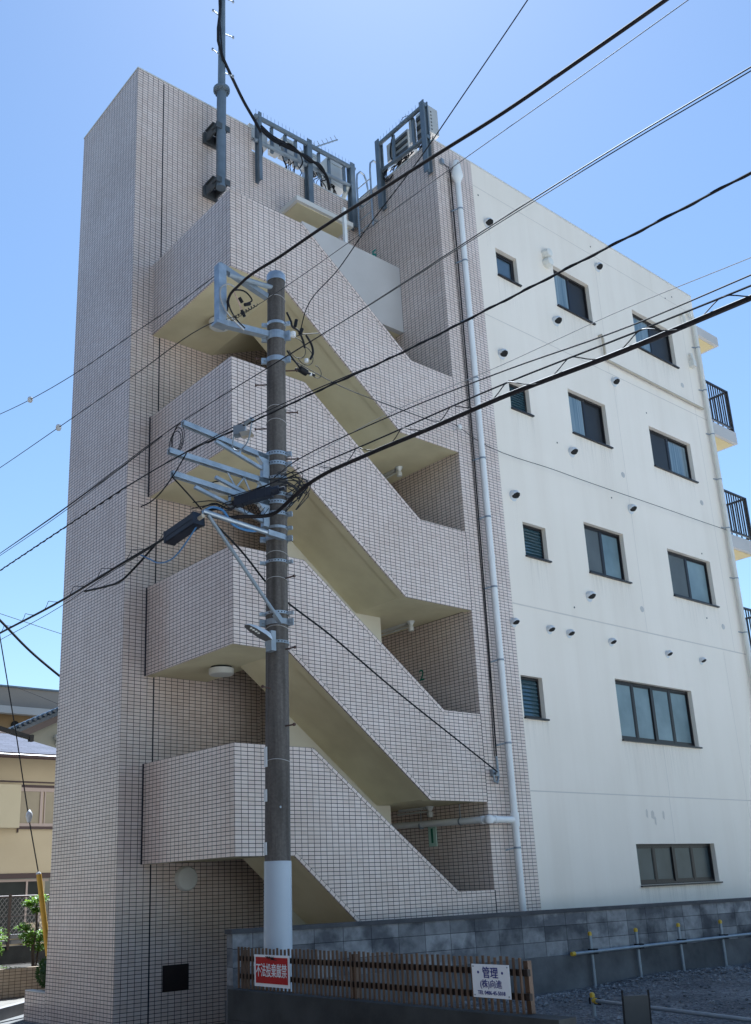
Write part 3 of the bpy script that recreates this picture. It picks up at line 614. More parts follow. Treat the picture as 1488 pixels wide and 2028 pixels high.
for i in range(34):
    x = random.choice((2.15, 2.3, 2.45, 2.75, 2.95, 3.05, 3.15, 3.55, 3.7, 3.8, 4.1))+random.uniform(-.1, .1); a = random.uniform(.1, .34); y = 2.5+random.uniform(-.05, .05)
    t.tube([(x, y, 15.28), (x+random.uniform(-.05, .05), y-.05, 15.25-a*.6), (x+random.uniform(-.1, .1), y-.02, 15.25-a), (x+random.uniform(.02, .16), y+.06, 14.9)], random.choice((.007, .010, .013)), 5, smooth=3)
t.build('hanging_cables', M['rubber'], ra)
t = MB()
for dz, r_ in ((0, .03), (.05, .022), (-.045, .02)):
    t.tube([(2.05, 2.03, 15.12+dz), (2.3, 2.06, 15.06+dz), (2.6, 2.09, 15.09+dz), (2.9, 2.07, 15.07+dz*.6), (3.2, 2.08, 15.05-dz), (3.5, 2.1, 15.03+dz), (3.7, 2.14, 14.9), (3.8, 2.2, 14.7)], r_, 7, smooth=4)
t.tube([(2.5, 2.07, 14.98), (2.7, 2.05, 15.12), (2.95, 2.06, 15.06), (3.05, 2.08, 14.9), (3.0, 2.1, 14.75)], .014, 6, smooth=4)
t.build('trunk_cable', M['rubber'], ra, smooth=True)
t = MB(); t.cyl((4.30, 2.22, 15.02), (4.24, 2.5, 14.5), .05, n=10); t.tube([(4.05, 2.5, 15.14), (4.12, 2.45, 14.9), (4.0, 2.5, 14.7)], .008); t.tube([(3.95, 2.5, 15.14), (4.1, 2.5, 14.72)], .012); t.tube([(4.2, 2.5, 15.14), (3.98, 2.5, 14.72)], .012); t.build('conduit', M['cream_pvc'], ra)
rb = rack('antenna_rack', 'short grey steel rack with two finned radio boxes on the tiled column side', (4.4, .75, 14.0))
for y in (1.37, .11):
    t = MB(); t.box(4.36, 4.38, y-.055, y+.055, 14.02, 15.6); t.box(4.46, 4.48, y-.055, y+.055, 14.02, 15.6); t.box(4.38, 4.46, y-.012, y+.012, 14.02, 15.6); t.build('post', M['steel_blue'], rb)
t = MB(); t.cyl((4.40, 1.42, 15.5), (4.40, .05, 15.5), .042, n=10)
for i in range(15): y = 1.38-.09*i; t.cyl((4.40, y, 15.53), (4.40, y, 15.66), .004, n=4)
t.build('spiked_rail', M['steel_blue'], rb)
t = MB(); t.cyl((4.42, 1.38, 14.88), (4.42, .05, 14.78), .04, n=10); t.build('rail', M['steel_blue'], rb)
for y in (1.0, .45):
    t = MB(); t.box(4.44, 4.48, y-.03, y+.03, 14.85, 15.5); t.build('strut', M['steel_blue'], rb)
for y0, y1, z0, z1 in ((.70, 1.10, 15.02, 15.50), (.12, .46, 15.02, 15.62)):
    t = MB(); t.box(4.56, 4.80, y0, y1, z0, z1); n_ = 3; h = (z1-z0)/n_
    for i in range(n_): t.box(4.535, 4.56, y0+.02, y1-.02, z0+h*i+.02, z0+h*i+h*.55, 1)
    for i in range(6): t.box(4.6, 4.63, y0-.004, y0, z0+.06+.08*i, z0+.09+.08*i, 1)
    t.box(4.48, 4.56, y1+.01, y1+.12, z0, z1-.08); t.build('radio_unit', [M['unit'], M['unit_vent']], rb)
t = MB()
for i in range(26):
    y = random.choice((.25, .35, .75, .9, 1.0))+random.uniform(-.1, .1); a = random.uniform(.12, .32)
    t.tube([(4.62, y, 15.03), (4.55, y-.03, 15.0-a*.7), (4.5, y+random.uniform(-.15, .1), 15.0-a), (4.56, y+random.uniform(-.2, .2), 14.86)], random.choice((.007, .011)), 5, smooth=3)
for i in range(4): t.tube([(4.45, 1.25-.03*i, 14.9), (4.42, 1.3-.03*i, 14.7), (4.43, 1.22-.03*i, 14.55), (4.48, 1.1, 14.66)], .01, 5, smooth=3)
t.tube([(4.47, 1.05, 15.45), (4.46, 1.1, 15.2), (4.46, 1.08, 15.0), (4.46, .95, 14.88)], .016, 6, smooth=3); t.tube([(4.5, .6, 15.7), (4.5, .75, 15.75), (4.5, .9, 15.55)], .006, 5, smooth=3)
t.build('hanging_cables', M['rubber'], rb)
ya = MB(); ya.cyl((3.9, 3.2, 16.35), (4.95, 3.2, 17.22), .016, n=6)
for i in range(9):
    f = i/8; c = Vector((3.95+.98*f, 3.2, 16.39+.81*f)); d = Vector((-.64, 0, .77))*.11; ya.cyl(c-d*.2, c+d, .007, n=5)
ya.cyl((3.95, 3.2, 14.2), (3.95, 3.2, 16.4), .02, n=8)
tag(ya.build('television_antenna', M['galv_dull']), 'thin comb shaped television aerial rising behind the roof rack', 'antenna')

# ------------------------------------------------------------------ utility pole
PA, PB = Vector((-.831, -1.979, 1.005)), Vector((-.725, -2.056, 8.524))
def pa(z): return PA + (PB-PA)*((z-PA.z)/(PB.z-PA.z))
def pr(z): return .130 - (z-1.5)*(.130-.1015)/7.0
up = thing('utility_pole', 'dark concrete utility pole with white lower sheet, crossarms and wires', 'utility pole', (-.845, -1.969, 0))
t = MB()
for i in range(40):
    z0, z1 = -.1+8.55*i/40, -.1+8.55*(i+1)/40
    t.cyl(pa(z0), pa(z1), pr(z0), pr(z1), 24, caps=False)
t.build('shaft', M['pole'], up, smooth=True)
t = MB(); c = pa(8.45); t.lathe([(.104, -.03), (.112, -.03), (.112, .05), (.10, .075), (.05, .085), (0, .088)], c, 24); t.build('cap', M['galv'], up, smooth=True)
t = MB()
for i in range(12):
    z0, z1 = .3+1.56*i/12, .3+1.56*(i+1)/12; t.cyl(pa(z0), pa(z1), pr(z0)+.006, pr(z1)+.006, 28, caps=False)
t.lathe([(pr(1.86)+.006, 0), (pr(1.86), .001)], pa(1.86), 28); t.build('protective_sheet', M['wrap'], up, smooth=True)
CV = Vector((-.62, -.785, 0)).normalized()   # towards the street side
def ring(z, h=.03, ear=True, mat_='galv', ang=None, dots=False):
    t = MB(); c = pa(z); r = pr(z); t.lathe([(r+.001, -h/2), (r+.010, -h/2), (r+.010, h/2), (r+.001, h/2)], c, 24)
    if ear:
        for a in ((ang if ang is not None else 5.3), 2.6):
            d = Vector((math.cos(a), math.sin(a), 0)); p = c+d*(r+.03); s_ = d.cross(Vector((0, 0, 1)))
            t.obox(p, d*.035, s_*.016, (0, 0, h*.6)); t.cyl(p-s_*.04, p+s_*.04, .010, n=6)
    if dots:
        for k in range(7):
            a = 3.4+.27*k; d = Vector((math.cos(a), math.sin(a), 0)); t.cyl(c+d*(r+.005), c+d*(r+.0115), .007, n=8, mi=1)
    return t.build('band', [M[mat_], M['black']], up)
for z, h, e, dd in ((7.84, .035, True, False), (7.68, .10, True, False), (7.37, .06, True, False), (6.19, .045, True, True), (6.07, .045, True, True), (5.90, .03, False, True), (5.705, .045, True, True), (5.61, .045, True, True), (5.48, .045, True, True), (5.32, .03, True, False), (5.20, .05, True, False), (4.935, .03, True, True), (4.367, .03, True, True), (4.27, .06, True, False), (4.05, .03, False, True)):
    ring(z, h, e, 'galv' if z > 4.3 else 'galv_dull', dots=dd)
for z in (6.76, 6.59, 5.03, 4.74, 4.21, 2.83, 8.18):
    t = MB(); c = pa(z); r = pr(z)+.004; t.tube([c+Vector((math.cos(a)*r, math.sin(a)*r, .012*math.sin(a*2))) for a in [2*math.pi*i/20 for i in range(21)]], .004, 5); t.build('wire_tie', M['white_wire'], up)
SL = Vector((-.775, .631, 0))   # screen-left direction along which step bolts show
for z, s_ in ((7.42, 1), (7.25, -1), (7.08, 1), (6.72, -1), (6.53, 1), (6.15, -1), (4.74, -.55), (3.97, -.55), (3.17, -.5), (3.56, .4)):
    t = MB(); c = pa(z); d = (SL*(1 if s_ > 0 else -1)*abs(s_) + CV*(1-abs(s_))).normalized(); p = c+d*pr(z); t.cyl(p, p+d*.12, .008, n=6); t.cyl(p+d*.12, p+d*.135, .017, n=8); t.build('step_bolt', M['rust'], up)
for z in (2.87, 2.49, 1.98):
    t = MB(); c = pa(z); d = (SL*.86+CV*.5).normalized(); s_ = d.cross(Vector((0, 0, 1))); t.obox(c+d*(pr(z)+.008), d*.004, s_*.028, (0, 0, .06 if z < 2.6 else .1)); t.build('number_plate', M['label'], up)
t = MB(); c = pa(2.37); t.lathe([(.0, .02), (.012, .02), (.012, 0)], c+CV*(pr(2.37))+Vector((.03, 0, 0)), 8, axis='-Y'); t.build('grounding_bolt', M['galv_dull'], up)
# crossarms reaching over the street (all run along -X)
def arm(x0, z0, z1, h=.055, wd=.05, mt='galv', y=-2.02, brace=None, lattice=False, plate=True):
    t = MB(); t.bar((x0, y-.0, z0), (-.88, y, z1), wd, .012); t.bar((x0, y-wd/2, z0-h/2), (-.88, y-wd/2, z1-h/2), .010, h); t.bar((x0, y+wd/2, z0-h/2), (-.88, y+wd/2, z1-h/2), .010, h)
    ao = t.build('crossarm', M[mt], up)
    if brace:
        (bx, bz), (cx, cz) = brace; b = MB(); b.bar((bx, y, bz), (cx, y, cz), .035, .035); 
        if lattice:
            k = 4; P = []
            for i in range(k+1):
                f = .25+.7*i/k; xa = bx+(cx-bx)*f; za = bz+(cz-bz)*f; xb = xa; zb = z0+(z1-z0)*((xb-x0)/(-.88-x0))-h
                P.append((xa, za) if i % 2 else (xb, zb))
            for a, c2 in zip(P, P[1:]): b.bar((a[0], y, a[1]), (c2[0], y, c2[1]), .014, .014)
        else:
            f = .5; xa = bx+(cx-bx)*f; b.bar((xa, y, bz+(cz-bz)*f), (xa, y, z0+(z1-z0)*((xa-x0)/(-.88-x0))-h), .02, .02)
        b.build('brace', M[mt], ao)
    if plate:
        p = MB(); p.prism([(-.96, z1-.30), (-.87, z1-.30), (-.87, z1+.01), (-1.02, z1+.01), (-1.01, z1-.05), (-.95, z1-.12)], y-.03, y+.03); p.build('gusset', M[mt], ao)
    return ao
arm(-1.95, 6.285, 6.165, brace=((-1.55, 6.165), (-.93, 5.99)))
arm(-2.11, 5.93, 5.875, brace=((-1.55, 5.75), (-.95, 5.60)), lattice=True)
arm(-2.07, 5.685, 5.62, brace=((-1.80, 5.58), (-.95, 5.38)))
t = MB(); t.cyl((-1.72, -2.05, 5.32), (-.84, -2.15, 5.19), .028, n=10); t.bar((-.98, -2.14, 5.21), (-.78, -2.16, 5.185), .06, .06); t.build('crossarm', M['galv'], up, smooth=True)
t = MB(); t.cyl((-1.67, -2.07, 5.28), (-.84, -2.15, 4.25), .020, n=10); t.bar((-.9, -2.14, 4.33), (-.82, -2.14, 4.24), .06, .05); t.build('stay_tube', M['galv_dull'], up, smooth=True)
t = MB(); y = -2.02; t.bar((-1.48, y, 7.62), (-1.48, y, 8.36), .10, .10, up=(0, 1, 0)); t.box(-1.56, -1.40, -2.08, -1.96, 7.58, 7.61); t.build('bracket_upright', M['galv'], up)
t = MB(); t.bar((-1.50, y, 8.36), (-.84, y, 8.20), .07, .06); t.cyl((-1.40, y-.05, 8.25), (-.80, y-.06, 8.31), .03, n=10); t.build('bracket_arm', M['galv_dull'], up)
t = MB(); t.bar((-1.48, y, 7.62), (-.84, y, 7.70), .08, .07); t.build('bracket_arm', M['galv'], up)
# loose loops and connectors at the pole head
t = MB()
t.tube([(-1.30, -2.1, 8.08), (-1.42, -2.1, 8.10), (-1.52, -2.1, 8.02), (-1.53, -2.1, 7.88), (-1.46, -2.1, 7.74), (-1.36, -2.1, 7.66), (-1.22, -2.1, 7.58)], .009, 6, smooth=4); t.build('loose_lead', M['white_wire'], up)
t = MB(); t.tube([(-1.20, -2.12, 7.92), (-1.12, -2.12, 8.0), (-1.2, -2.12, 8.07), (-1.36, -2.12, 8.03), (-1.44, -2.12, 7.9), (-1.42, -2.12, 7.78), (-1.32, -2.12, 7.66), (-1.22, -2.12, 7.60)], .009, 6, smooth=4); t.cyl((-1.22, -2.12, 7.90), (-1.15, -2.12, 7.94), .02); t.cyl((-1.28, -2.1, 7.98), (-1.24, -2.1, 7.93), .02); t.cyl((-1.25, -2.1, 7.83), (-1.21, -2.1, 7.76), .018); t.build('loose_lead', M['rubber'], up, smooth=True)
t = MB(); t.tube([(-1.36, -2.11, 8.02), (-1.28, -2.1, 7.9), (-1.25, -2.1, 7.82)], .006, 5, smooth=3); t.build('loose_lead', mat('pink_lead', (.5, .32, .28), .5), up)
def pk(dx, dy, z): c = pa(z); return (c.x+dx, c.y+dy, z)
t = MB()
# right-hand cluster of black clamps hanging in loops (dx is along +X)
t.tube([pk(.08, -.1, 8.0), pk(.14, -.1, 7.9), pk(.16, -.1, 7.84), pk(.24, -.1, 7.82), pk(.30, -.1, 7.74), pk(.34, -.1, 7.62)], .013, 6, smooth=4)
t.tube([pk(.36, -.1, 7.80), pk(.44, -.1, 7.7), pk(.46, -.1, 7.6), pk(.42, -.1, 7.5)], .014, 6, smooth=4)
t.tube([pk(.08, -.1, 7.5), pk(.14, -.1, 7.44), pk(.26, -.1, 7.34), pk(.30, -.1, 7.30)], .012, 6, smooth=3)
t.cyl(pk(.26, -.1, 7.32), pk(.36, -.1, 7.30), .04); t.cyl(pk(.2, -.1, 7.30), pk(.48, -.1, 7.31), .016); t.cyl(pk(.22, -.1, 7.95), pk(.2, -.1, 7.86), .02); t.cyl(pk(.30, -.1, 7.86), pk(.27, -.1, 7.78), .022)
t.build('cable_clamp', M['rubber'], up, smooth=True)
for cx_, cz_, rr_ in ((.22, 7.58, .13), (.34, 7.52, .12), (.50, 7.36, .08)):
    t = MB(); t.tube([pk(cx_+rr_*math.cos(a), -.1, cz_+rr_*math.sin(a)) for a in [-2.6+.33*i for i in range(14)]], .005, 5); t.build('jumper_loop', M['wire'], up)
t = MB(); t.tube([pk(.2, -.1, 7.72), pk(.3, -.12, 7.78), pk(.52, -.14, 7.86)], .006, 5); t.build('jumper_loop', M['wire'], up)
for dx_, z_, q_ in ((.17, 7.74, .04), (.36, 7.46, .03), (.42, 7.30, .022)):
    t = MB(); t.lathe([(0, -q_), (q_*.8, -q_*.7), (q_*.8, q_*.7), (0, q_)], pk(dx_, -.1, z_), 10); t.build('insulator', M['ceramic'], up, smooth=True)
t = MB()
for i in range(16):
    z = 5.82+random.uniform(-.08, .12); x0 = random.uniform(-.12, .1)
    t.tube([pk(x0, -.16, z), pk(x0+.1, -.2, z+random.uniform(-.06, .06)), pk(x0+.2+random.uniform(0, .1), -.2, z+random.uniform(-.2, .1)), pk(x0+.12, -.15, z-random.uniform(.05, .3))], .006, 5, smooth=3)
t.build('wire_tangle', M['wire'], up)
# street lamp
sl = thing('street_lamp', 'small grey LED street lamp clamped low on the utility pole', 'street lamp', (-1.0, -2.06, 4.05))
t = MB(); P = [Vector((-1.27, -2.13, 4.16)), Vector((-.95, -2.11, 4.035))]; d = (P[1]-P[0]); dn = d.normalized(); s_ = Vector((.1, 1, 0)).normalized(); n_ = s_.cross(dn); n_ = -n_ if n_.z < 0 else n_
prof = [(0, .015, .006), (.06, .05, .02), (.3, .075, .045), (.7, .08, .06), (.95, .06, .06), (1, .05, .05)]
for (f0, w0, h0), (f1, w1, h1) in zip(prof, prof[1:]):
    a, b = P[0]+d*f0, P[0]+d*f1
    A = [a-s_*w0, a-s_*w0*.6+n_*h0, a+s_*w0*.6+n_*h0, a+s_*w0]; Bq = [b-s_*w1, b-s_*w1*.6+n_*h1, b+s_*w1*.6+n_*h1, b+s_*w1]
    for i in range(3): t.poly([A[i], A[i+1], Bq[i+1], Bq[i]])
    t.poly([A[3], A[0], Bq[0], Bq[3]], 1)
t.build('lamp_head', [M['lamp_grey'], mat('lamp_underside', (.12, .12, .12), .5)], sl)
for i in range(4):
    t = MB(); c = P[0]+d*(.2+.1*i)-n_*.004-s_*.02; t.lathe([(0, -.008), (.014, -.006), (.014, .004)], c, 8); t.build('led_lens', M['led'], sl)
t = MB(); t.box(-.97, -.91, -2.16, -2.06, 3.93, 4.14); t.bar((-.95, -2.11, 4.04), (-.86, -2.06, 4.0), .05, .05); t.build('bracket', M['galv_dull'], sl)

# ------------------------------------------------------------------ overhead cables (parallel to the street, along Y)
def cable(name, pts, r, label, mt='rubber', group='wires of the utility pole', sm=6, n=6, extra=None):
    t = MB(); t.tube(pts, r, n, smooth=sm)
    if extra: extra(t)
    return tag(t.build(name, M[mt], smooth=True), label, 'cable', group)
def helix(t, pts, rad, pitch, r, n=5, k=10, phase=0):
    pts = catmull([Vector(p) for p in pts], 8); out = []; s_ = 0
    for i, p in enumerate(pts):
        if i: s_ += (p-pts[i-1]).length
    tot = s_; m_ = int(tot/pitch*k); seg = 0; acc = 0; ln = [(pts[i+1]-pts[i]).length for i in range(len(pts)-1)]
    for q in range(m_+1):
        d = tot*q/m_
        while seg < len(ln)-1 and acc+ln[seg] < d: acc += ln[seg]; seg += 1
        p = pts[seg]+(pts[seg+1]-pts[seg])*((d-acc)/ln[seg]); dr = (pts[seg+1]-pts[seg]).normalized()
        a = dr.cross(Vector((0, 0, 1))).normalized(); b = dr.cross(a); th = 2*math.pi*d/pitch+phase
        out.append(p+(a*math.cos(th)+b*math.sin(th))*rad)
    t.tube(out, r, n)
cable('overhead_cable', [(-1.40, -2.02, 7.80), (-1.43, -2.12, 7.92), (-1.45, -2.35, 7.94), (-1.45, -3.15, 7.86), (-1.45, -3.82, 7.79), (-1.45, -4.60, 7.68), (-1.45, -5.32, 7.58), (-1.45, -6.13, 7.46), (-1.45, -6.87, 7.39), (-1.45, -7.58, 7.33), (-1.45, -12, 7.1), (-1.45, -25, 6.9)], .0155, 'thick sagging cable from the top bracket of the pole, uppermost of the wires', 'rubber_brown', n=8)
cable('overhead_wire', [(-1.44, -2.05, 7.66), (-1.40, -2.4, 7.60), (-1.40, -3.08, 7.52), (-1.40, -4.09, 7.45), (-1.40, -5.55, 7.38), (-1.40, -6.82, 7.30), (-1.40, -7.70, 7.25), (-1.40, -25, 7.0)], .0035, 'thin wire with coiled spring end passing behind the pole top', 'wire', extra=lambda t: helix(t, [(-1.40, -2.12, 7.64), (-1.40, -2.6, 7.58)], .016, .05, .004))
for pts, ins, lab in (([(-1.5, -2.0, 8.26), (-1.5, -1.2, 8.33), (-1.5, -.21, 8.46), (-1.5, 1.75, 8.71), (-1.5, 3.36, 9.00), (-1.5, 4.65, 9.29), (-1.5, 8.5, 10.4)], 3.36, 'upper of two thin left hand wires, with a small egg insulator against the sky'),
                      ([(-1.5, -2.0, 7.66), (-1.5, -1.68, 7.73), (-1.5, -.24, 7.85), (-1.5, 2.22, 8.06), (-1.5, 4.48, 8.26), (-1.5, 9, 8.8)], 2.22, 'lower of two thin left hand wires, its egg insulator beside the tower edge')):
    wo = cable('insulated_wire', pts, .0055, lab, 'wire')
    z = [p for p in pts if abs(p[1]-ins) < .01][0][2]; t = MB(); t.lathe([(0, -.05), (.03, -.04), (.042, -.012), (.03, 0), (.042, .012), (.03, .04), (0, .05)], (-1.5, ins, z), 12); t.build('insulator', M['ceramic'], wo, smooth=True)
cable('service_wire', [pk(.27, -.1, 7.80), (-.52, -2.35, 7.99), (-.55, -3.0, 8.16), (-.60, -3.47, 8.30), (-.60, -4.47, 8.69), (-.60, -4.90, 8.90), (-.60, -5.89, 9.39), (-.6, -9, 11.2)], .0065, 'steep thin wire climbing from the pole across the column to the top edge', 'rubber')
dpts = [(-1.93, 20, 6.35), (-1.93, 3.04, 6.30), (-1.93, .86, 6.28), (-1.93, -2.12, 6.30), (-1.93, -3.50, 6.22), (-1.93, -3.97, 6.19), (-1.93, -4.87, 6.14), (-1.93, -6.40, 6.08), (-1.93, -7.44, 6.02), (-1.93, -8.22, 5.95), (-1.93, -25, 5.8)]
cable('overhead_wire', dpts, .0048, 'wire on the highest crossarm tip, upper one of a close pair at right', 'rubber')
cable('overhead_wire', [(x-.02, y, z-.012-.030*min(1, max(0, (-3.9-y)/3))) for x, y, z in dpts if y < -3.4], .0036, 'thin wire close under its twin, lower one of the pair at upper right', 'rubber')
for dx, dz, lab in ((-.05, -.05, 'middle of three fine wires leaving the frame left of the tower'), (-.1, -.13, 'lowest of three fine wires leaving the frame left of the tower')):
    cable('overhead_wire', [(-1.93+dx, 20, 6.35+dz), (-1.93+dx, 3.0, 6.30+dz), (-1.93+dx, .86, 6.27+dz), (-1.95, -1.6, 6.28)], .004, lab, 'wire')
t = MB()
for i in range(3): t.tube([(-1.93+.01*i, -1.9+.12*math.cos(a)+.05*i, 6.14+.16*math.sin(a)*(1-.12*i)) for a in [.4*k for k in range(17)]], .005, 5)
tag(t.build('wire_coil', M['rubber'], smooth=True), 'loose coil of slack black wire hanging at the highest crossarm tip', 'cable')
epts = [(-2.05, 22, 6.02), (-2.05, 2.67, 5.92), (-2.05, .49, 5.90), (-2.05, -.99, 5.88), (-2.05, -2.27, 5.81), (-2.05, -3.26, 5.69), (-2.05, -4.45, 5.55), (-2.05, -5.42, 5.43), (-2.05, -6.33, 5.35), (-2.05, -7.08, 5.29), (-2.05, -7.71, 5.24), (-2.05, -8.16, 5.21), (-2.05, -25, 5.1)]
cable('overhead_cable', epts, .0075, 'rope like twisted black cable crossing the white wall in mid picture', 'rubber', extra=lambda t: (helix(t, [p for p in epts if p[1] < -2 and p[1] > -20], .006, .34, .006, 5, 8), helix(t, [(p[0], p[1], p[2]) for p in epts if -1.2 < p[1] < 4], .008, .2, .006, 5, 8)), n=7)
cable('overhead_wire', [(-2.07, -2.3, 5.80), (-2.07, -3.2, 5.72), (-2.05, -4.2, 5.61), (-2.05, -5.0, 5.49)], .005, 'short wire alongside the twisted cable in front of the pole', 'rubber')
t = MB(); t.obox((-2.05, -3.22, 5.66), (.03, .03, 0), (-.03, .05, 0), (0, 0, .045)); t.obox((-2.03, -3.30, 5.60), (.02, .02, 0), (-.03, .05, 0), (0, .02, .03), 1); t.cyl((-2.05, -3.42, 5.70), (-2.05, -3.32, 5.69), .022)
t.tube([(-2.05, -3.12, 5.66), (-2.05, -3.1, 5.54), (-2.05, -3.2, 5.47), (-2.05, -3.34, 5.5), (-2.05, -3.4, 5.62), (-2.05, -3.42, 5.7)], .007, 6, smooth=4)
tag(t.build('cable_tap', [M['galv_dull'], M['tan_pipe']]), 'small weathered grey junction box clipped on the twisted cable left of the pole', 'junction box')
fpts = [(-1.60, -1.98, 5.33), (-1.45, -2.0, 5.32), (-1.25, -2.05, 5.36), (-1.0, -2.21, 5.38), (-1.0, -2.59, 5.43), (-1.0, -2.84, 5.49), (-1.0, -3.09, 5.51), (-1.0, -3.74, 5.48), (-1.0, -4.62, 5.41), (-1.0, -5.49, 5.35), (-1.0, -6.67, 5.22), (-1.0, -7.58, 5.15), (-1.0, -12, 4.9), (-1.0, -25, 4.9)]
cable('telecom_cable', fpts, .020, 'thickest black cable bundle sweeping from behind the pole to the right edge', 'rubber_brown', n=9)
hp = [(-1.06, -3.2, 5.60), (-1.05, -3.86, 5.55), (-1.05, -5.58, 5.42), (-1.05, -6.75, 5.29), (-1.05, -7.63, 5.20), (-1.05, -12, 4.96)]
cable('telecom_cable', [pk(-.2, -.16, 5.80), (-1.08, -2.59, 5.64)]+hp, .007, 'thin support strand with loose lashing just above the thickest bundle', 'rubber', extra=lambda t: helix(t, [(p[0]+.02, p[1], p[2]-.045) for p in hp[:5]], .05, .62, .0045, 5, 12))
cable('overhead_wire', [pk(-.15, -.16, 5.84), (-1.1, -2.8, 5.75), (-1.1, -4.15, 5.67), (-1.1, -5.60, 5.50), (-1.1, -6.78, 5.32), (-1.1, -7.67, 5.24), (-1.1, -25, 5.0)], .0055, 'thin wire running along above the thickest bundle at right', 'rubber')
cable('overhead_wire', [(-1.1, -2.6, 5.70), (-1.1, -4.15, 5.70), (-1.1, -5.60, 5.56), (-1.1, -6.78, 5.47), (-1.1, -7.67, 5.36), (-1.1, -25, 5.1)], .003, 'palest hair thin wire crossing the white wall above the thickest bundle', 'white_wire')
gp = [(-1.75, 24, 5.4), (-1.75, 3.33, 5.22), (-1.75, 1.15, 5.19), (-1.75, -.45, 5.23), (-1.75, -1.25, 5.24), (-1.76, -1.6, 5.25)]
cable('telecom_cable', gp, .014, 'black cable left of the splice box with wavy lashing wire', 'rubber', extra=lambda t: (helix(t, [(p[0], p[1], p[2]+.04) for p in gp[:5]], .04, .75, .004, 5, 12), t.tube([(-1.75, -1.1, 5.22), (-1.75, -.7, 5.1), (-1.75, -.3, 5.02), (-1.75, .0, 5.05), (-1.75, .6, 5.14)], .013, 6, smooth=4)))
cable('overhead_wire', [(-1.8, 24, 5.2), (-1.8, 3.3, 5.08), (-1.8, 1.2, 5.08), (-1.8, -.3, 5.16), (-1.78, -1.2, 5.2)], .004, 'fine wire under the lashed cable left of the tower', 'wire')
sc = thing('splice_closure', 'larger black splice box hanging left of the pole in front of the landing recess', 'splice box', (-1.80, -1.75, 5.2), 'splice boxes by the pole')
t = MB(); a, b = Vector((-1.80, -1.52, 5.17)), Vector((-1.76, -2.02, 5.235)); d = (b-a)/2; s_ = Vector((1, .08, 0))*.065; n_ = Vector((0, .12, 1))*.06
t.obox((a+b)/2, d, s_, n_); t.obox((a+b)/2, d*1.02, s_*1.06, n_*.12); t.obox((a+b)/2-n_*.75, d*.92, s_*.8, n_*.35); t.obox(b, d*.06, s_*1.1, n_*1.1); t.obox(a, d*.06, s_*1.05, n_*1.05); so_ = t.build('shell', M['box_black'], sc)
bv = so_.modifiers.new('bevel', 'BEVEL'); bv.width = .008; bv.segments = 2
t = MB(); t.cyl(b, b+d*.35, .022); t.cyl(a, a-d*.2, .02); t.build('gland', M['tan_pipe'], sc)
sc = thing('splice_closure', 'smaller black splice box beside the pole under the third crossarm', 'splice box', (-1.2, -2.2, 5.5), 'splice boxes by the pole')
t = MB(); a, b = Vector((-1.33, -2.06, 5.50)), Vector((-1.10, -2.40, 5.56)); d = (b-a)/2; s_ = Vector((.8, .55, 0))*.045; n_ = Vector((0, 0, 1))*.05
t.obox((a+b)/2, d, s_, n_); 
for i in range(4): t.obox(a+(b-a)*(.15+.23*i), d*.05, s_*1.06, n_*1.06)
t.cyl(b, b+d*.4, .045); t.cyl(b+d*.4, b+d*.7, .02); t.cyl(a, a-d*.15, .03); so_ = t.build('shell', M['box_black'], sc)
bv = so_.modifiers.new('bevel', 'BEVEL'); bv.width = .006; bv.segments = 2
cable('lead_cable', [(-1.69, -1.98, 5.34), (-1.60, -2.02, 5.40), (-1.5, -2.06, 5.38), (-1.38, -2.08, 5.24), (-1.2, -2.1, 5.20), (-1.02, -2.12, 5.23)], .014, 'bright blue cable looping beside the tubular arm', 'blue_cable')
cable('lead_cable', [(-1.66, -2.0, 5.36), (-1.72, -2.0, 5.24), (-1.78, -1.9, 5.08), (-1.80, -1.6, 4.93), (-1.79, -1.3, 4.96), (-1.76, -1.0, 5.10), (-1.75, -.8, 5.2)], .008, 'thin blue cable drooping under the larger splice box', 'blue_cable')
t = MB()
for k in range(7): t.tube([(-1.72+random.uniform(-.1, .1), -2.0+random.uniform(-.05, .05), 5.36+random.uniform(-.02, .05)), (-1.55, -2.03, 5.42+random.uniform(-.04, .06)), (-1.4, -2.07, 5.44+random.uniform(-.05, .06)), (-1.3, -2.1, 5.5)], .006, 5, smooth=3)
t.tube([(-1.33, -2.1, 5.56), (-1.1, -2.3, 5.66), (-.98, -2.5, 5.74), (-.95, -2.7, 5.76)], .006, 5, smooth=3); t.tube([(-1.45, -2.1, 5.52), (-1.2, -2.25, 5.62), (-1.0, -2.5, 5.7)], .006, 5, smooth=3)
tag(t.build('wire_bundle', M['rubber']), 'tangle of thin black wires between the two splice boxes', 'cable')
t = MB()
for i in range(5): t.tube([(-1.3+.05*i, -2.15, 5.47), (-1.27+.05*i, -2.17, 5.38+random.uniform(-.04, .02)), (-1.2+.05*i, -2.2, 5.46)], .004, 5, smooth=3)
tag(t.build('wire_bundle', M['rubber']), 'row of short drooping wire loops under the smaller splice box', 'cable')
cable('drop_wire', [(-2.07, -2.02, 5.63), (-1.9, -2.03, 5.49), (-1.72, -2.02, 5.35)], .008, 'short black wire from the lowest channel arm tip to the splice boxes', 'rubber')
cable('drop_wire', [(-2.05, -2.27, 5.80), (-2.07, -2.1, 5.66), (-2.07, -2.02, 5.62), (-2.12, -1.85, 5.48), (-2.14, -1.7, 5.44), (-2.16, -1.55, 5.44)], .007, 'black wire hooking down past the arm tips with a free end', 'rubber')
cable('service_wire', [(-1.66, -2.04, 5.28), (-1.2, -1.95, 5.03), (-.70, -1.75, 4.78), (.4, -1.45, 4.42), (1.8, -1.0, 3.98), (3.2, -.55, 3.58), (4.58, -.16, 3.15)], .011, 'black service cable slanting down from the pole to the column', 'rubber')
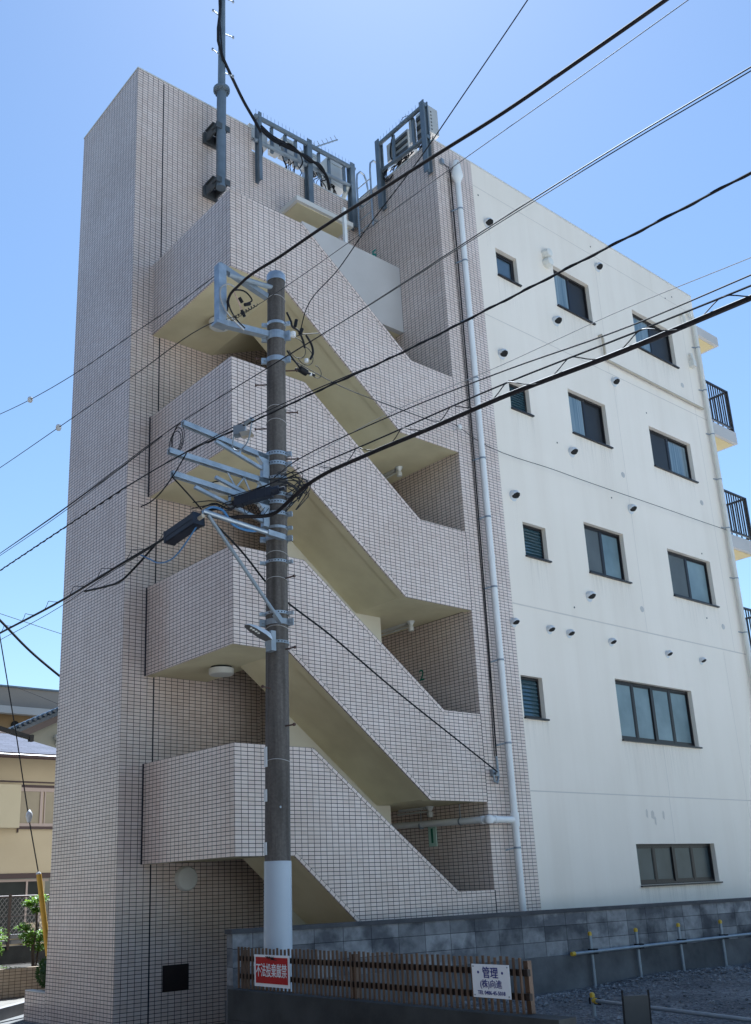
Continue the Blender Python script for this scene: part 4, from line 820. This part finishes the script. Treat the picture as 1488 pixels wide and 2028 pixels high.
cable('service_wire', [pk(.10, -.02, 7.48), (.6, -1.6, 7.68), (2.0, -1.1, 8.02), (3.3, -.6, 8.38), (4.38, -.14, 8.77), (4.8, -.1, 8.69), (7, -.1, 8.64), (10, -.1, 8.66), (13.8, -.1, 8.71), (18, -.3, 8.8)], .0055, 'thin wire from the pole along the column and white wall', 'wire')
cable('overhead_cable', [(-4, 6.5, 8.6), (-1.6, 6.5, 7.15), (-.59, 6.5, 6.31), (-.01, 6.5, 5.82), (.56, 6.5, 5.43), (2.5, 6.6, 4.4)], .022, 'thick dark cable coming down behind the left tower edge', 'rubber')
cable('overhead_wire', [(-4, 9, 8.1), (-1.5, 9, 7.5), (.32, 9, 7.16), (1.65, 9, 6.91), (6, 9, 6.3)], .006, 'fine dark wire crossing the sky low beside the left tower edge', 'wire')
cable('overhead_wire', [(5, 20, 8.05), (6.2, 20, 7.7), (7.2, 20, 7.38), (10, 20, 6.5)], .008, 'fine dark wire in front of the distant tan building', 'wire')

# guy wire with yellow guard
gw = thing('guy_wire', 'steel guy wire with small insulator and yellow guard tube beside the shrub', 'guy wire', (.42, 5.9, -.1))
t = MB(); t.tube([(.44, 5.9, 0), (.30, 5.96, 1.2), (.15, 6.03, 1.99), (-.04, 6.11, 2.91), (-.30, 6.21, 4.31), (-.63, 6.34, 5.96), (-1.6, 6.7, 11), (-3.0, 7.3, 18)], .010, 6); t.build('wire', M['wire'], gw)
t = MB(); t.cyl((.46, 5.89, -.05), (.155, 6.03, 1.98), .045, .042, 12); t.build('guard', M['guard'], gw, smooth=True)
t = MB(); t.lathe([(0, -.11), (.03, -.09), (.055, 0), (.05, .05), (.02, .10), (0, .11)], (-.03, 6.11, 2.91), 12); t.build('insulator', M['hood'], gw, smooth=True)
t = MB(); t.lathe([(0, .04), (.035, .03), (.045, 0)], (.15, 6.03, 1.98), 10); t.build('cap', M['ceramic'], gw, smooth=True)

# ------------------------------------------------------------------ boundary walls
def wl(x): return -.35-.13*x
def wall_run(mb, x0, x1, o0, o1, z0, z1, mi=0):
    a, b = (x0, wl(x0)+o0), (x1, wl(x1)+o0); c, d = (x1, wl(x1)+o1), (x0, wl(x0)+o1); ln = x1-x0
    mb.poly([(*a, z0), (*b, z0), (*b, z1), (*a, z1)], mi, [(x0, z0), (x1, z0), (x1, z1), (x0, z1)])
    mb.poly([(*c, z0), (*d, z0), (*d, z1), (*c, z1)], mi, [(x1, z0), (x0, z0), (x0, z1), (x1, z1)])
    mb.poly([(*a, z1), (*b, z1), (*c, z1), (*d, z1)], mi); mb.poly([(*d, z0), (*a, z0), (*a, z1), (*d, z1)], mi); mb.poly([(*b, z0), (*c, z0), (*c, z1), (*b, z1)], mi); mb.poly([(*d, z0), (*c, z0), (*b, z0), (*a, z0)], mi)
bw = thing('block_wall', 'stained grey concrete block wall with dark coping in front of the building', 'wall', (4, -.87, 0))
t = MB(dv=.595); wall_run(t, -.25, 16, 0, .12, .595, 1.135); t.build('blockwork', M['block'], bw)
t = MB(); wall_run(t, -.27, 16.02, -.015, .135, 1.136, 1.185); t.build('coping', M['cap'], bw)
t = MB(); wall_run(t, -.25, 16, -.02, .125, -.15, .594); t.build('footing', M['concrete'], bw)
lw = thing('low_wall', 'low dark concrete wall along the road carrying the brown slatted fence', 'wall', (-1.16, -3.7, -.12))
t = MB(); t.box(-1.24, -1.06, -5.62, -1.73, .46, .72); t.box(-1.245, -1.055, -5.62, -1.73, .09, .457); t.box(-1.25, -1.05, -5.62, -1.73, -.3, .087); t.build('wall_body', M['dark_concrete'], lw)
t = MB(); t.box(-1.15, -1.02, -1.66, -1.55, -.2, .60); tag(t.build('concrete_stub', M['concrete']), 'short pale concrete stub behind the end of the low dark wall', 'post')

# slatted fence
fe = thing('slatted_fence', 'brown slatted fence on the low dark wall with two sign boards', 'fence', (-1.14, -3.5, .72))
n_ = 62; sl_ = MB()
t = MB()
for i in range(n_):
    y = -1.79 - 3.47*i/(n_-1); t.cyl((-1.155, y, .725), (-1.155, y, 1.085+random.uniform(-.006, .006)), .0108, n=8)
t.build('slats', M['slat'], fe)
for z in (.83, .985):
    t = MB(); t.box(-1.142, -1.112, -5.31, -1.76, z-.022, z+.022); t.build('rail', M['slat_rail'], fe)
for y in (-3.42, -5.27, -1.8):
    t = MB(); t.box(-1.11, -1.07, y-.02, y+.02, .70, 1.06); t.build('post', M['slat'], fe)
rs = thing('warning_sign', 'red sign board with white characters tied to the slatted fence', 'sign', (-1.19, -2.37, .9))
t = MB(); t.box(-1.190, -1.184, -2.64, -2.10, .762, 1.032); t.build('panel', M['sign_white'], rs)
t = MB(); t.box(-1.193, -1.1901, -2.615, -2.125, .790, 1.012); t.build('red_field', M['red'], rs)
lettering([('不法投棄厳禁', .122, 0, -.004, .65, .0008)], (-1.193, -2.37, .897), (0, -1, 0), (0, 0, 1.0), M['sign_white'], rs)
t = MB()
for i in range(5): t.tube([(-1.196, -2.40+.02*i, 1.0), (-1.205, -2.42+.03*i, 1.02), (-1.19, -2.35-.03*i, .985)], .003, 5)
t.build('wire_tie', M['rubber'], rs)
ws = thing('management_sign', 'white sign board with navy writing on the right end of the slatted fence', 'sign', (-1.19, -5.01, .92))
t = MB(); t.box(-1.190, -1.184, -5.185, -4.835, .815, 1.035); t.build('panel', M['sign_white'], ws)
lettering([('・管理・', .080, 0, .050, .94, .0006), ('(株)向進', .058, 0, -.022, .98, .0002), ('TEL 0486-45-5018', .036, 0, -.078, .95, .0003)], (-1.190, -5.01, .925), (0, -1, 0), (0, 0, 1), M['navy'], ws)
for y, z in ((-4.85, 1.02), (-5.17, 1.02), (-5.17, .83), (-4.85, .83)):
    t = MB(); t.lathe([(0, .004), (.005, .003), (.006, 0)], (-1.190, y, z), 8, axis='-X'); t.build('screw', M['galv_dull'], ws)

# pipe barriers in the parking lot
def barrier(label, posts, zr, ends, org):
    b = thing('pipe_barrier', label, 'barrier', org, 'pipe barriers of the parking lot')
    t = MB(); t.cyl(ends[0], ends[1], .022, n=12); t.build('rail', M['galv_dull'], b, smooth=True)
    d = (Vector(ends[1])-Vector(ends[0])).normalized(); t = MB(); p = Vector(ends[0]); t.lathe([(.028, -.02), (.029, .01), (.02, .028), (0, .032)], p, 12) if False else t.cyl(p-d*.03, p+d*.03, .028, .030, 12); t.build('end_cap', M['yellow'], b, smooth=True)
    for x, y, z0, z1 in posts:
        t = MB(); t.cyl((x, y, z0-.2), (x, y, z1), .024, n=12); po = t.build('post', M['galv_dull'], b, smooth=True)
        t = MB(); t.lathe([(.027, -.02), (.029, .008), (.024, .026), (.01, .034), (0, .036)], (x, y, z1), 12); t.build('cap', M['yellow'], po, smooth=True)
        t = MB(); t.obox((x, y-.028, zr(x)), d*.04, (0, .05, 0), (0, 0, .034)); t.build('clamp', M['rubber'], b)
    return b
barrier('tall galvanised pipe barrier with yellow caps along the block wall', [(5.14, -1.10, .14, .84), (6.05, -1.22, .19, .84), (6.96, -1.335, .22, .86), (7.91, -1.46, .24, .86), (9.0, -1.60, .25, .86)], lambda x: .61+.012*(x-4.7), [(4.72, -1.11, .61), (10.5, -1.86, .68)], (7, -1.3, .2))
barrier('low galvanised pipe barrier near the gravel foreground, one yellow cap', [(2.93, -2.72, .08, .335)], lambda x: .28, [(2.92, -2.76, .285), (2.0, -6.2, .30)], (2.6, -4, .1))
bd = thing('folding_board', 'plain grey board on thin black legs standing in the gravel', 'sign board', (1.1, -4.6, .1))
R0 = Vector((.775, -.631, 0)); c0 = Vector((1.03, -4.60, 0)); up_ = Vector((-.08, -.10, 1)).normalized()
t = MB(); t.obox(c0+up_*.33, R0*.105, R0.cross(Vector((0, 0, 1)))*.008, up_*.29); t.build('panel', M['board'], bd)
for s_ in (-1, 1):
    t = MB(); p = c0+R0*s_*.112; t.bar(p+up_*.02, p+up_*.665, .014, .014, up=(R0.y, -R0.x, 0)); t.build('leg', M['rubber'], bd)

# ------------------------------------------------------------------ left background
pw = thing('tiled_planter', 'low brown tiled planter wall full of soil across the pavement at left', 'planter', (1, 6.95, 0))
t = MB(dv=.5); t.box(-3, 2.2, 6.9, 7.05, -.05, .5); t.build('tiled_wall', M['planter_tile'], pw)
t = MB(); t.poly([(-3, 7.05, .46), (2.2, 7.05, .46), (2.2, 8.9, .46), (-3, 8.9, .46)]); t.build('soil', M['soil'], pw)
pl = thing('tiled_planter', 'small tiled planter box built against the back of the tower', 'planter', (-.2, 4.8, 0))
t = MB(du=YB, dv=.29); t.box(XT, XT+.12, YB+.001, 5.10, -.3, .29); t.box(XT+.12, 1.2, 4.98, 5.10, -.3, .289); t.build('tiled_wall', M['tile'], pl)
t = MB(); t.poly([(XT+.12, YB+.001, .25), (1.2, YB+.001, .25), (1.2, 4.98, .25), (XT+.12, 4.98, .25)]); t.build('soil', M['soil'], pl)
t = MB(); t.box(XT-.002, XT+.122, YB+.002, 5.102, .291, .305); t.build('coping', M['coping'], pl)
def leaves(mb, centres, n, size, mi=0, flat=.5):
    for i in range(n):
        c, rad = random.choice(centres); d = Vector((random.gauss(0, 1), random.gauss(0, 1), random.gauss(0, 1))).normalized()*rad*(random.random()**.45)
        p = Vector(c)+Vector((d.x, d.y, d.z*flat)); q = Matrix.Rotation(random.uniform(0, 6.3), 3, 'Z') @ Matrix.Rotation(random.uniform(-.9, .9), 3, 'X')
        l = size*random.uniform(.6, 1.3); v = [p+q @ Vector(t) for t in ((0, 0, 0), (l*.35, l*.5, .1*l), (0, l, -.05*l), (-l*.35, l*.5, .1*l))]; mb.poly(v, mi)
sh = thing('shrub', 'tiered young shrub with bright green leaf clumps in the tiled planter', 'shrub', (.72, 7.4, .46), 'shrubs in the tiled planter')
t = MB(); t.tube([(.72, 7.4, .4), (.70, 7.42, .8), (.74, 7.38, 1.1), (.72, 7.4, 1.5)], [.032, .028, .024, .014], 7); t.tube([(.70, 7.42, .95), (.5, 7.35, 1.1), (.38, 7.3, 1.15)], .012, 5); t.tube([(.73, 7.4, 1.0), (.9, 7.45, 1.05)], .012, 5); t.tube([(.8, 7.5, .42), (.84, 7.5, .75), (.86, 7.5, 1.0)], .018, 6); t.build('trunk', M['trunk'], sh)
t = MB(); leaves(t, [((.70, 7.38, 1.56), .17), ((.82, 7.4, 1.60), .14), ((.56, 7.36, 1.52), .10), ((.48, 7.32, 1.13), .14), ((.62, 7.35, 1.02), .13), ((.95, 7.45, 1.02), .14), ((.86, 7.5, .92), .13), ((.60, 7.38, .88), .10), ((.72, 7.4, 1.40), .08), ((.84, 7.45, .78), .15), ((.55, 7.36, .98), .15)], 1900, .052); t.build('crown', M['leaf'], sh)
s2 = thing('shrub', 'round yellow green bush cut by the left frame edge in the tiled planter', 'shrub', (.05, 7.3, .46), 'shrubs in the tiled planter')
t = MB(); t.tube([(.0, 7.35, .4), (.02, 7.35, .9)], .025, 6); t.build('trunk', M['trunk'], s2)
t = MB(); leaves(t, [((.02, 7.3, 1.02), .19), ((-.12, 7.3, .92), .2), ((.0, 7.35, .8), .15)], 800, .045, flat=.8); t.build('crown', M['leaf'], s2)
s3 = thing('ground_plant', 'sparse pale seedlings along the top of the brown tiled planter', 'plant', (.1, 7.1, .46))
t = MB(); leaves(t, [((-.02, 7.15, .53), .09), ((.2, 7.12, .49), .06), ((.32, 7.14, .48), .05), ((.1, 7.12, .5), .07)], 70, .045, flat=.6); t.build('foliage', M['leaf'], s3)
tp = thing('topiary_bush', 'dark green egg shaped clipped bush in the small planter box', 'bush', (-.08, 4.78, .25))
t = MB(); t.cyl((-.10, 4.75, .22), (-.10, 4.75, .4), .018, n=7); t.build('trunk', M['trunk'], tp)
t = MB()
for i in range(1900):
    a = random.uniform(0, 6.283); u_ = random.uniform(-1, 1); s_ = math.sqrt(1-u_*u_); rj = random.uniform(.86, 1.04)
    p = Vector((-.10+.23*s_*math.cos(a)*rj, 4.75+.2*s_*math.sin(a)*rj, .55+.225*u_*rj)); nrm = Vector((s_*math.cos(a), s_*math.sin(a), u_)); l = random.uniform(.02, .04)
    tt = nrm.cross(Vector((random.uniform(-1, 1), random.uniform(-1, 1), .3))).normalized(); t.poly([p, p+tt*l*.25+nrm*l*.3, p+nrm*l, p-tt*l*.25+nrm*l*.3])
t.lathe([(0, -.19), (.14, -.13), (.195, 0), (.15, .13), (.06, .19), (0, .195)], (-.10, 4.75, .55), 14); t.build('crown', M['leaf_dark'], tp)
# chain link fence on block footing
cf = thing('chain_link_fence', 'brown chain link fence on pale blocks behind the tiled planter', 'fence', (1, 9, .8))
t = MB(); t.box(-3, 3.2, 9.0, 9.15, -.1, .76); t.build('dark_footing', M['dark_concrete'], cf)
t = MB(); t.box(.92, 3.2, 8.97, 9.12, .80, .87); t.box(-3, .84, 8.97, 9.12, .80, .87); t.box(.9, 3.2, 8.96, 9.13, .895, .97); t.build('block_course', M['kerb'], cf)
for x in (-.4, .86, 1.66, 2.6):
    t = MB(); t.box(x-.022, x+.022, 8.94, 8.985, .7, 1.70); t.build('post', M['fence_metal'], cf)
t = MB(); t.cyl((-3, 8.96, 1.66), (3.2, 8.96, 1.65), .018, n=8); t.cyl((-3, 8.965, 1.28), (3.2, 8.965, 1.30), .008, n=6); t.build('rail', M['fence_metal'], cf)
t = MB(); h = .72
for i in range(int(4.2/.085)):
    x = -1.2+.085*i
    for s_ in (1, -1):
        t.bar((x, 8.965+.002*s_, .94), (x+s_*h*.8, 8.965+.002*s_, .94+h), .009, .009)
t.build('mesh', M['mesh_wire'], cf)
t = MB(); t.poly([(-6, 9.2, .02), (14, 9.2, .02), (14, 30, .02), (-6, 30, .02)])
t.build('yard', M['concrete']); struct(bpy.data.objects['yard'])
# beige house
hs = thing('beige_house', 'two storey beige rendered house with shiny slate roof left of the tower', 'house', (3.5, 17.5, 0))
Hx0, Hx1 = -3.0, 4.75
t = MB(); t.box(Hx0, Hx1, 16.0, 21, 2.25, 5.35); t.build('upper_wall', M['house'], hs)
t = MB(); t.box(Hx0, 3.0, 16.05, 21, -.1, 2.1); t.box(4.1, Hx1, 16.05, 16.4, -.1, 1.0); t.box(4.5, Hx1, 16.4, 21, -.1, 2.1); t.box(3.0, 4.1, 16.3, 16.5, -.1, .7); t.build('lower_wall', M['house'], hs)
t = MB(); t.box(Hx0, Hx1+.02, 15.97, 16.2, 2.12, 2.249); t.box(Hx0, Hx1, 15.985, 16.0, 4.60, 4.64); t.build('trim', M['house_dark'], hs)
f = MB(); x0, x1, z0, z1 = 3.75, 4.80, 3.45, 4.49; f.box(x0, x1, 15.94, 15.999, z1-.02, z1+.05, 1); f.box(x0-.03, x0, 15.94, 15.999, z0-.16, z1+.05, 1); f.box(x0, x1, 15.94, 15.999, z0-.07, z0, 1)
f.box(x0, x1, 15.95, 15.998, z1-.12, z1-.02); f.box(x0, x1, 15.95, 15.998, z0, z0+.08); f.box(4.31, 4.39, 15.94, 15.998, z0+.08, z1-.12); f.box(4.44, 4.47, 15.96, 15.998, z0+.08, z1-.12); wo = f.build('window', [M['house_frame'], M['house_dark']], hs)
t = MB(); t.box(x0, 4.31, 15.97, 15.985, z0+.08, z1-.12); t.build('pane', M['house_pane'], wo); t = MB(); t.box(4.47, x1, 15.972, 15.987, z0+.08, z1-.12); t.build('pane', M['house_pane'], wo)
t = MB(); t.box(2.2, 3.70, 15.78, 15.999, 3.40, 4.52); t.build('shutter_box', M['house_box'], hs)
f = MB(); f.box(3.0, 4.7, 16.06, 16.1, 2.04, 2.1); f.box(4.08, 4.13, 16.05, 16.1, .72, 2.04); f.box(4.45, 4.5, 16.05, 16.1, .72, 2.04); f.box(3.0, 4.7, 16.05, 16.1, .68, .74); wo = f.build('window', M['house_frame'], hs)
t = MB(); t.box(3.0, 4.08, 16.08, 16.09, .74, 2.04); t.build('pane', M['house_pane_dark'], wo); t = MB(); t.box(4.13, 4.45, 16.08, 16.09, .74, 2.04); t.build('pane', M['house_pane_dark'], wo)
t = MB(); e0, e1, r0, r1 = (15.3, 5.30), (15.3, 5.30), (18.2, 6.30), (18.2, 6.30)
def sp(x, y): return (x, y, 5.30+(y-15.3)*.345)
t.poly([sp(Hx0-.5, 15.3), sp(Hx1+.45, 15.3), sp(Hx1-1.2+.45, 18.0), sp(Hx0, 18.0)], 0, [(0, 0), (8.7, 0), (7.4, 2.9), (.5, 2.9)])
t.poly([sp(Hx1+.45, 15.3), (Hx1+.45, 21.5, 5.3), (Hx1-.75, 18.9, 6.22), sp(Hx1-.75, 18.0)], 0, [(0, 0), (6, 0), (4, 2), (2.7, 2)])
t.poly([sp(Hx0-.5, 15.3), (Hx0-.5, 15.3, 5.2), (Hx1+.45, 15.3, 5.2), sp(Hx1+.45, 15.3)][::-1], 1); t.poly([(Hx0-.5, 15.3, 5.2), (Hx0-.5, 16.0, 5.25), (Hx1+.45, 16.0, 5.25), (Hx1+.45, 15.3, 5.2)], 1); t.poly([(Hx1+.45, 15.3, 5.2), (Hx1+.45, 21.5, 5.2), (Hx1+.45, 21.5, 5.3), (Hx1+.45, 15.3, 5.3)], 1)
t.build('roof', [M['slate'], M['house_dark']], hs)
t = MB(); t.cyl((Hx0-.5, 15.27, 5.2), (Hx1+.47, 15.27, 5.2), .06, n=10); t.build('gutter', M['house_dark'], hs)
t = MB(); t.cyl((Hx0, 18.0, 6.25), (Hx1-.6, 18.0, 6.25), .07, n=8); t.build('ridge', mottled('ridge_cap', (.42, .36, .33), (.5, .42, .38), 6, .5), hs)
# unseen houses added left of the frame to darken the building's left faces
for y0, y1, h, lab in ((-11, 1.5, 11.2, 'brown four storey house across the street nearest the camera'), (2.8, 15, 12.0, 'brown four storey house across the street further along')):
    nh = thing('street_house', lab, 'house', (-16, (y0+y1)/2, 0), 'houses across the street')
    t = MB(); t.box(-22, -12.0, y0, y1, -.2, h); t.build('wall', M['dark_boards'], nh)
    t = MB(); ym = (y0+y1)/2; t.prism([(-22.6, h), (-11.4, h), (-17, h+2.6)], y0-.5, y1+.5); t.build('roof', M['kawara'], nh)
    for yy in (y0+1.5, y0+5, y0+8):
        for zz in (1.0, 3.9, 6.8, 9.4):
            t = MB(); t.box(-12.0, -11.94, yy, yy+1.6, zz, zz+1.2); wo = t.build('window', M['frame'], nh); t = MB(); t.box(-11.94, -11.93, yy+.06, yy+1.54, zz+.06, zz+1.14); t.build('pane', M['glass'], wo)
# tiled-roof house behind
kh = thing('tiled_roof_house', 'grey walled house with dark curved roof tiles behind the beige house', 'house', (7.5, 24, 0))
t = MB(); t.poly([(3.5, 22.05, -.1), (14, 22.05, -.1), (14, 22.05, 7.4), (10, 22.05, 8.7), (3.5, 22.05, 5.7)]); t.box(4.5, 14, 22.06, 29, -.1, 5.6); t.build('wall', M['grey_wall'], kh)
t = MB(); sl0 = (4.0, 6.12); sl1 = (10.0, 9.12)
t.prism([(4.0, 5.95), (10.0, 8.95), (10.0, 9.10), (4.0, 6.10)], 21.7, 29); t.prism([(10.0, 8.95), (14.2, 6.9), (14.2, 7.05), (10.0, 9.10)], 21.7, 29); t.build('roof', M['kawara'], kh)
t = MB()
for i in range(36):
    f_ = i/35; x = 4.0+6*f_; z = 6.13+3*f_; t.lathe([(0, .075), (.06, .06), (.078, 0), (.078, -.16), (0, -.16)], (x, 21.66, z+.03), 10, axis='-Y')
t.build('verge_tiles', M['kawara'], kh, smooth=True)
t = MB(); t.prism([(4.0, 5.72), (10.0, 8.72), (10.0, 8.94), (4.0, 5.94)], 21.74, 21.78); t.build('bargeboard', M['fence_metal'], kh)
t = MB(); t.cyl((7.3, 21.9, 6.85), (7.3, 21.7, 6.85), .1); t.cyl((7.35, 22.0, 6.6), (7.35, 21.8, 6.9), .05); t.build('wall_fitting', M['unit'], kh)
cb = thing('tan_building', 'flat roofed tan building far behind the two houses', 'building', (12, 38, 0))
t = MB(); t.box(-8, 26, 36, 46, 10.45, 11.42); t.build('parapet', M['tan_wall'], cb)
t = MB(); t.box(-8.05, 26.05, 35.9, 46.1, 11.421, 11.5); t.build('roof_edge', M['steel_blue'], cb)
t = MB(); t.box(-8, 26, 35.6, 36, 10.1, 10.449); t.build('balcony_band', M['white_band'], cb)
t = MB(); t.box(-8, 26, 36.6, 46, -.1, 10.449); t.build('wall', M['brown_wall'], cb)
t = MB(); t.lathe([(0, .1), (.19, .1), (.19, 0)], (11.55, 36.6, 9.72), 18, axis='-Y'); t.build('vent', M['black'], cb)
t = MB(); t.box(11.2, 12.4, 36.5, 36.6, 8.0, 9.35); wo = t.build('window', M['fence_metal'], cb); t = MB(); t.box(11.3, 12.3, 36.49, 36.499, 8.1, 9.25); t.build('pane', M['glass_light'], wo)
t = MB(); t.bar((.9, 13, 5.75), (2.78, 13, 5.33), .09, .10); t.cyl((.9, 13, -.1), (.9, 13, 5.8), .05, n=8); t.box(2.70, 2.80, 12.94, 13.06, 5.24, 5.40)
tag(t.build('carport_beam', M['black']), 'dark straight carport beam crossing in front of the slate roof', 'beam')
for o in list(bpy.data.objects):
    if '_org' in o: del o['_org']
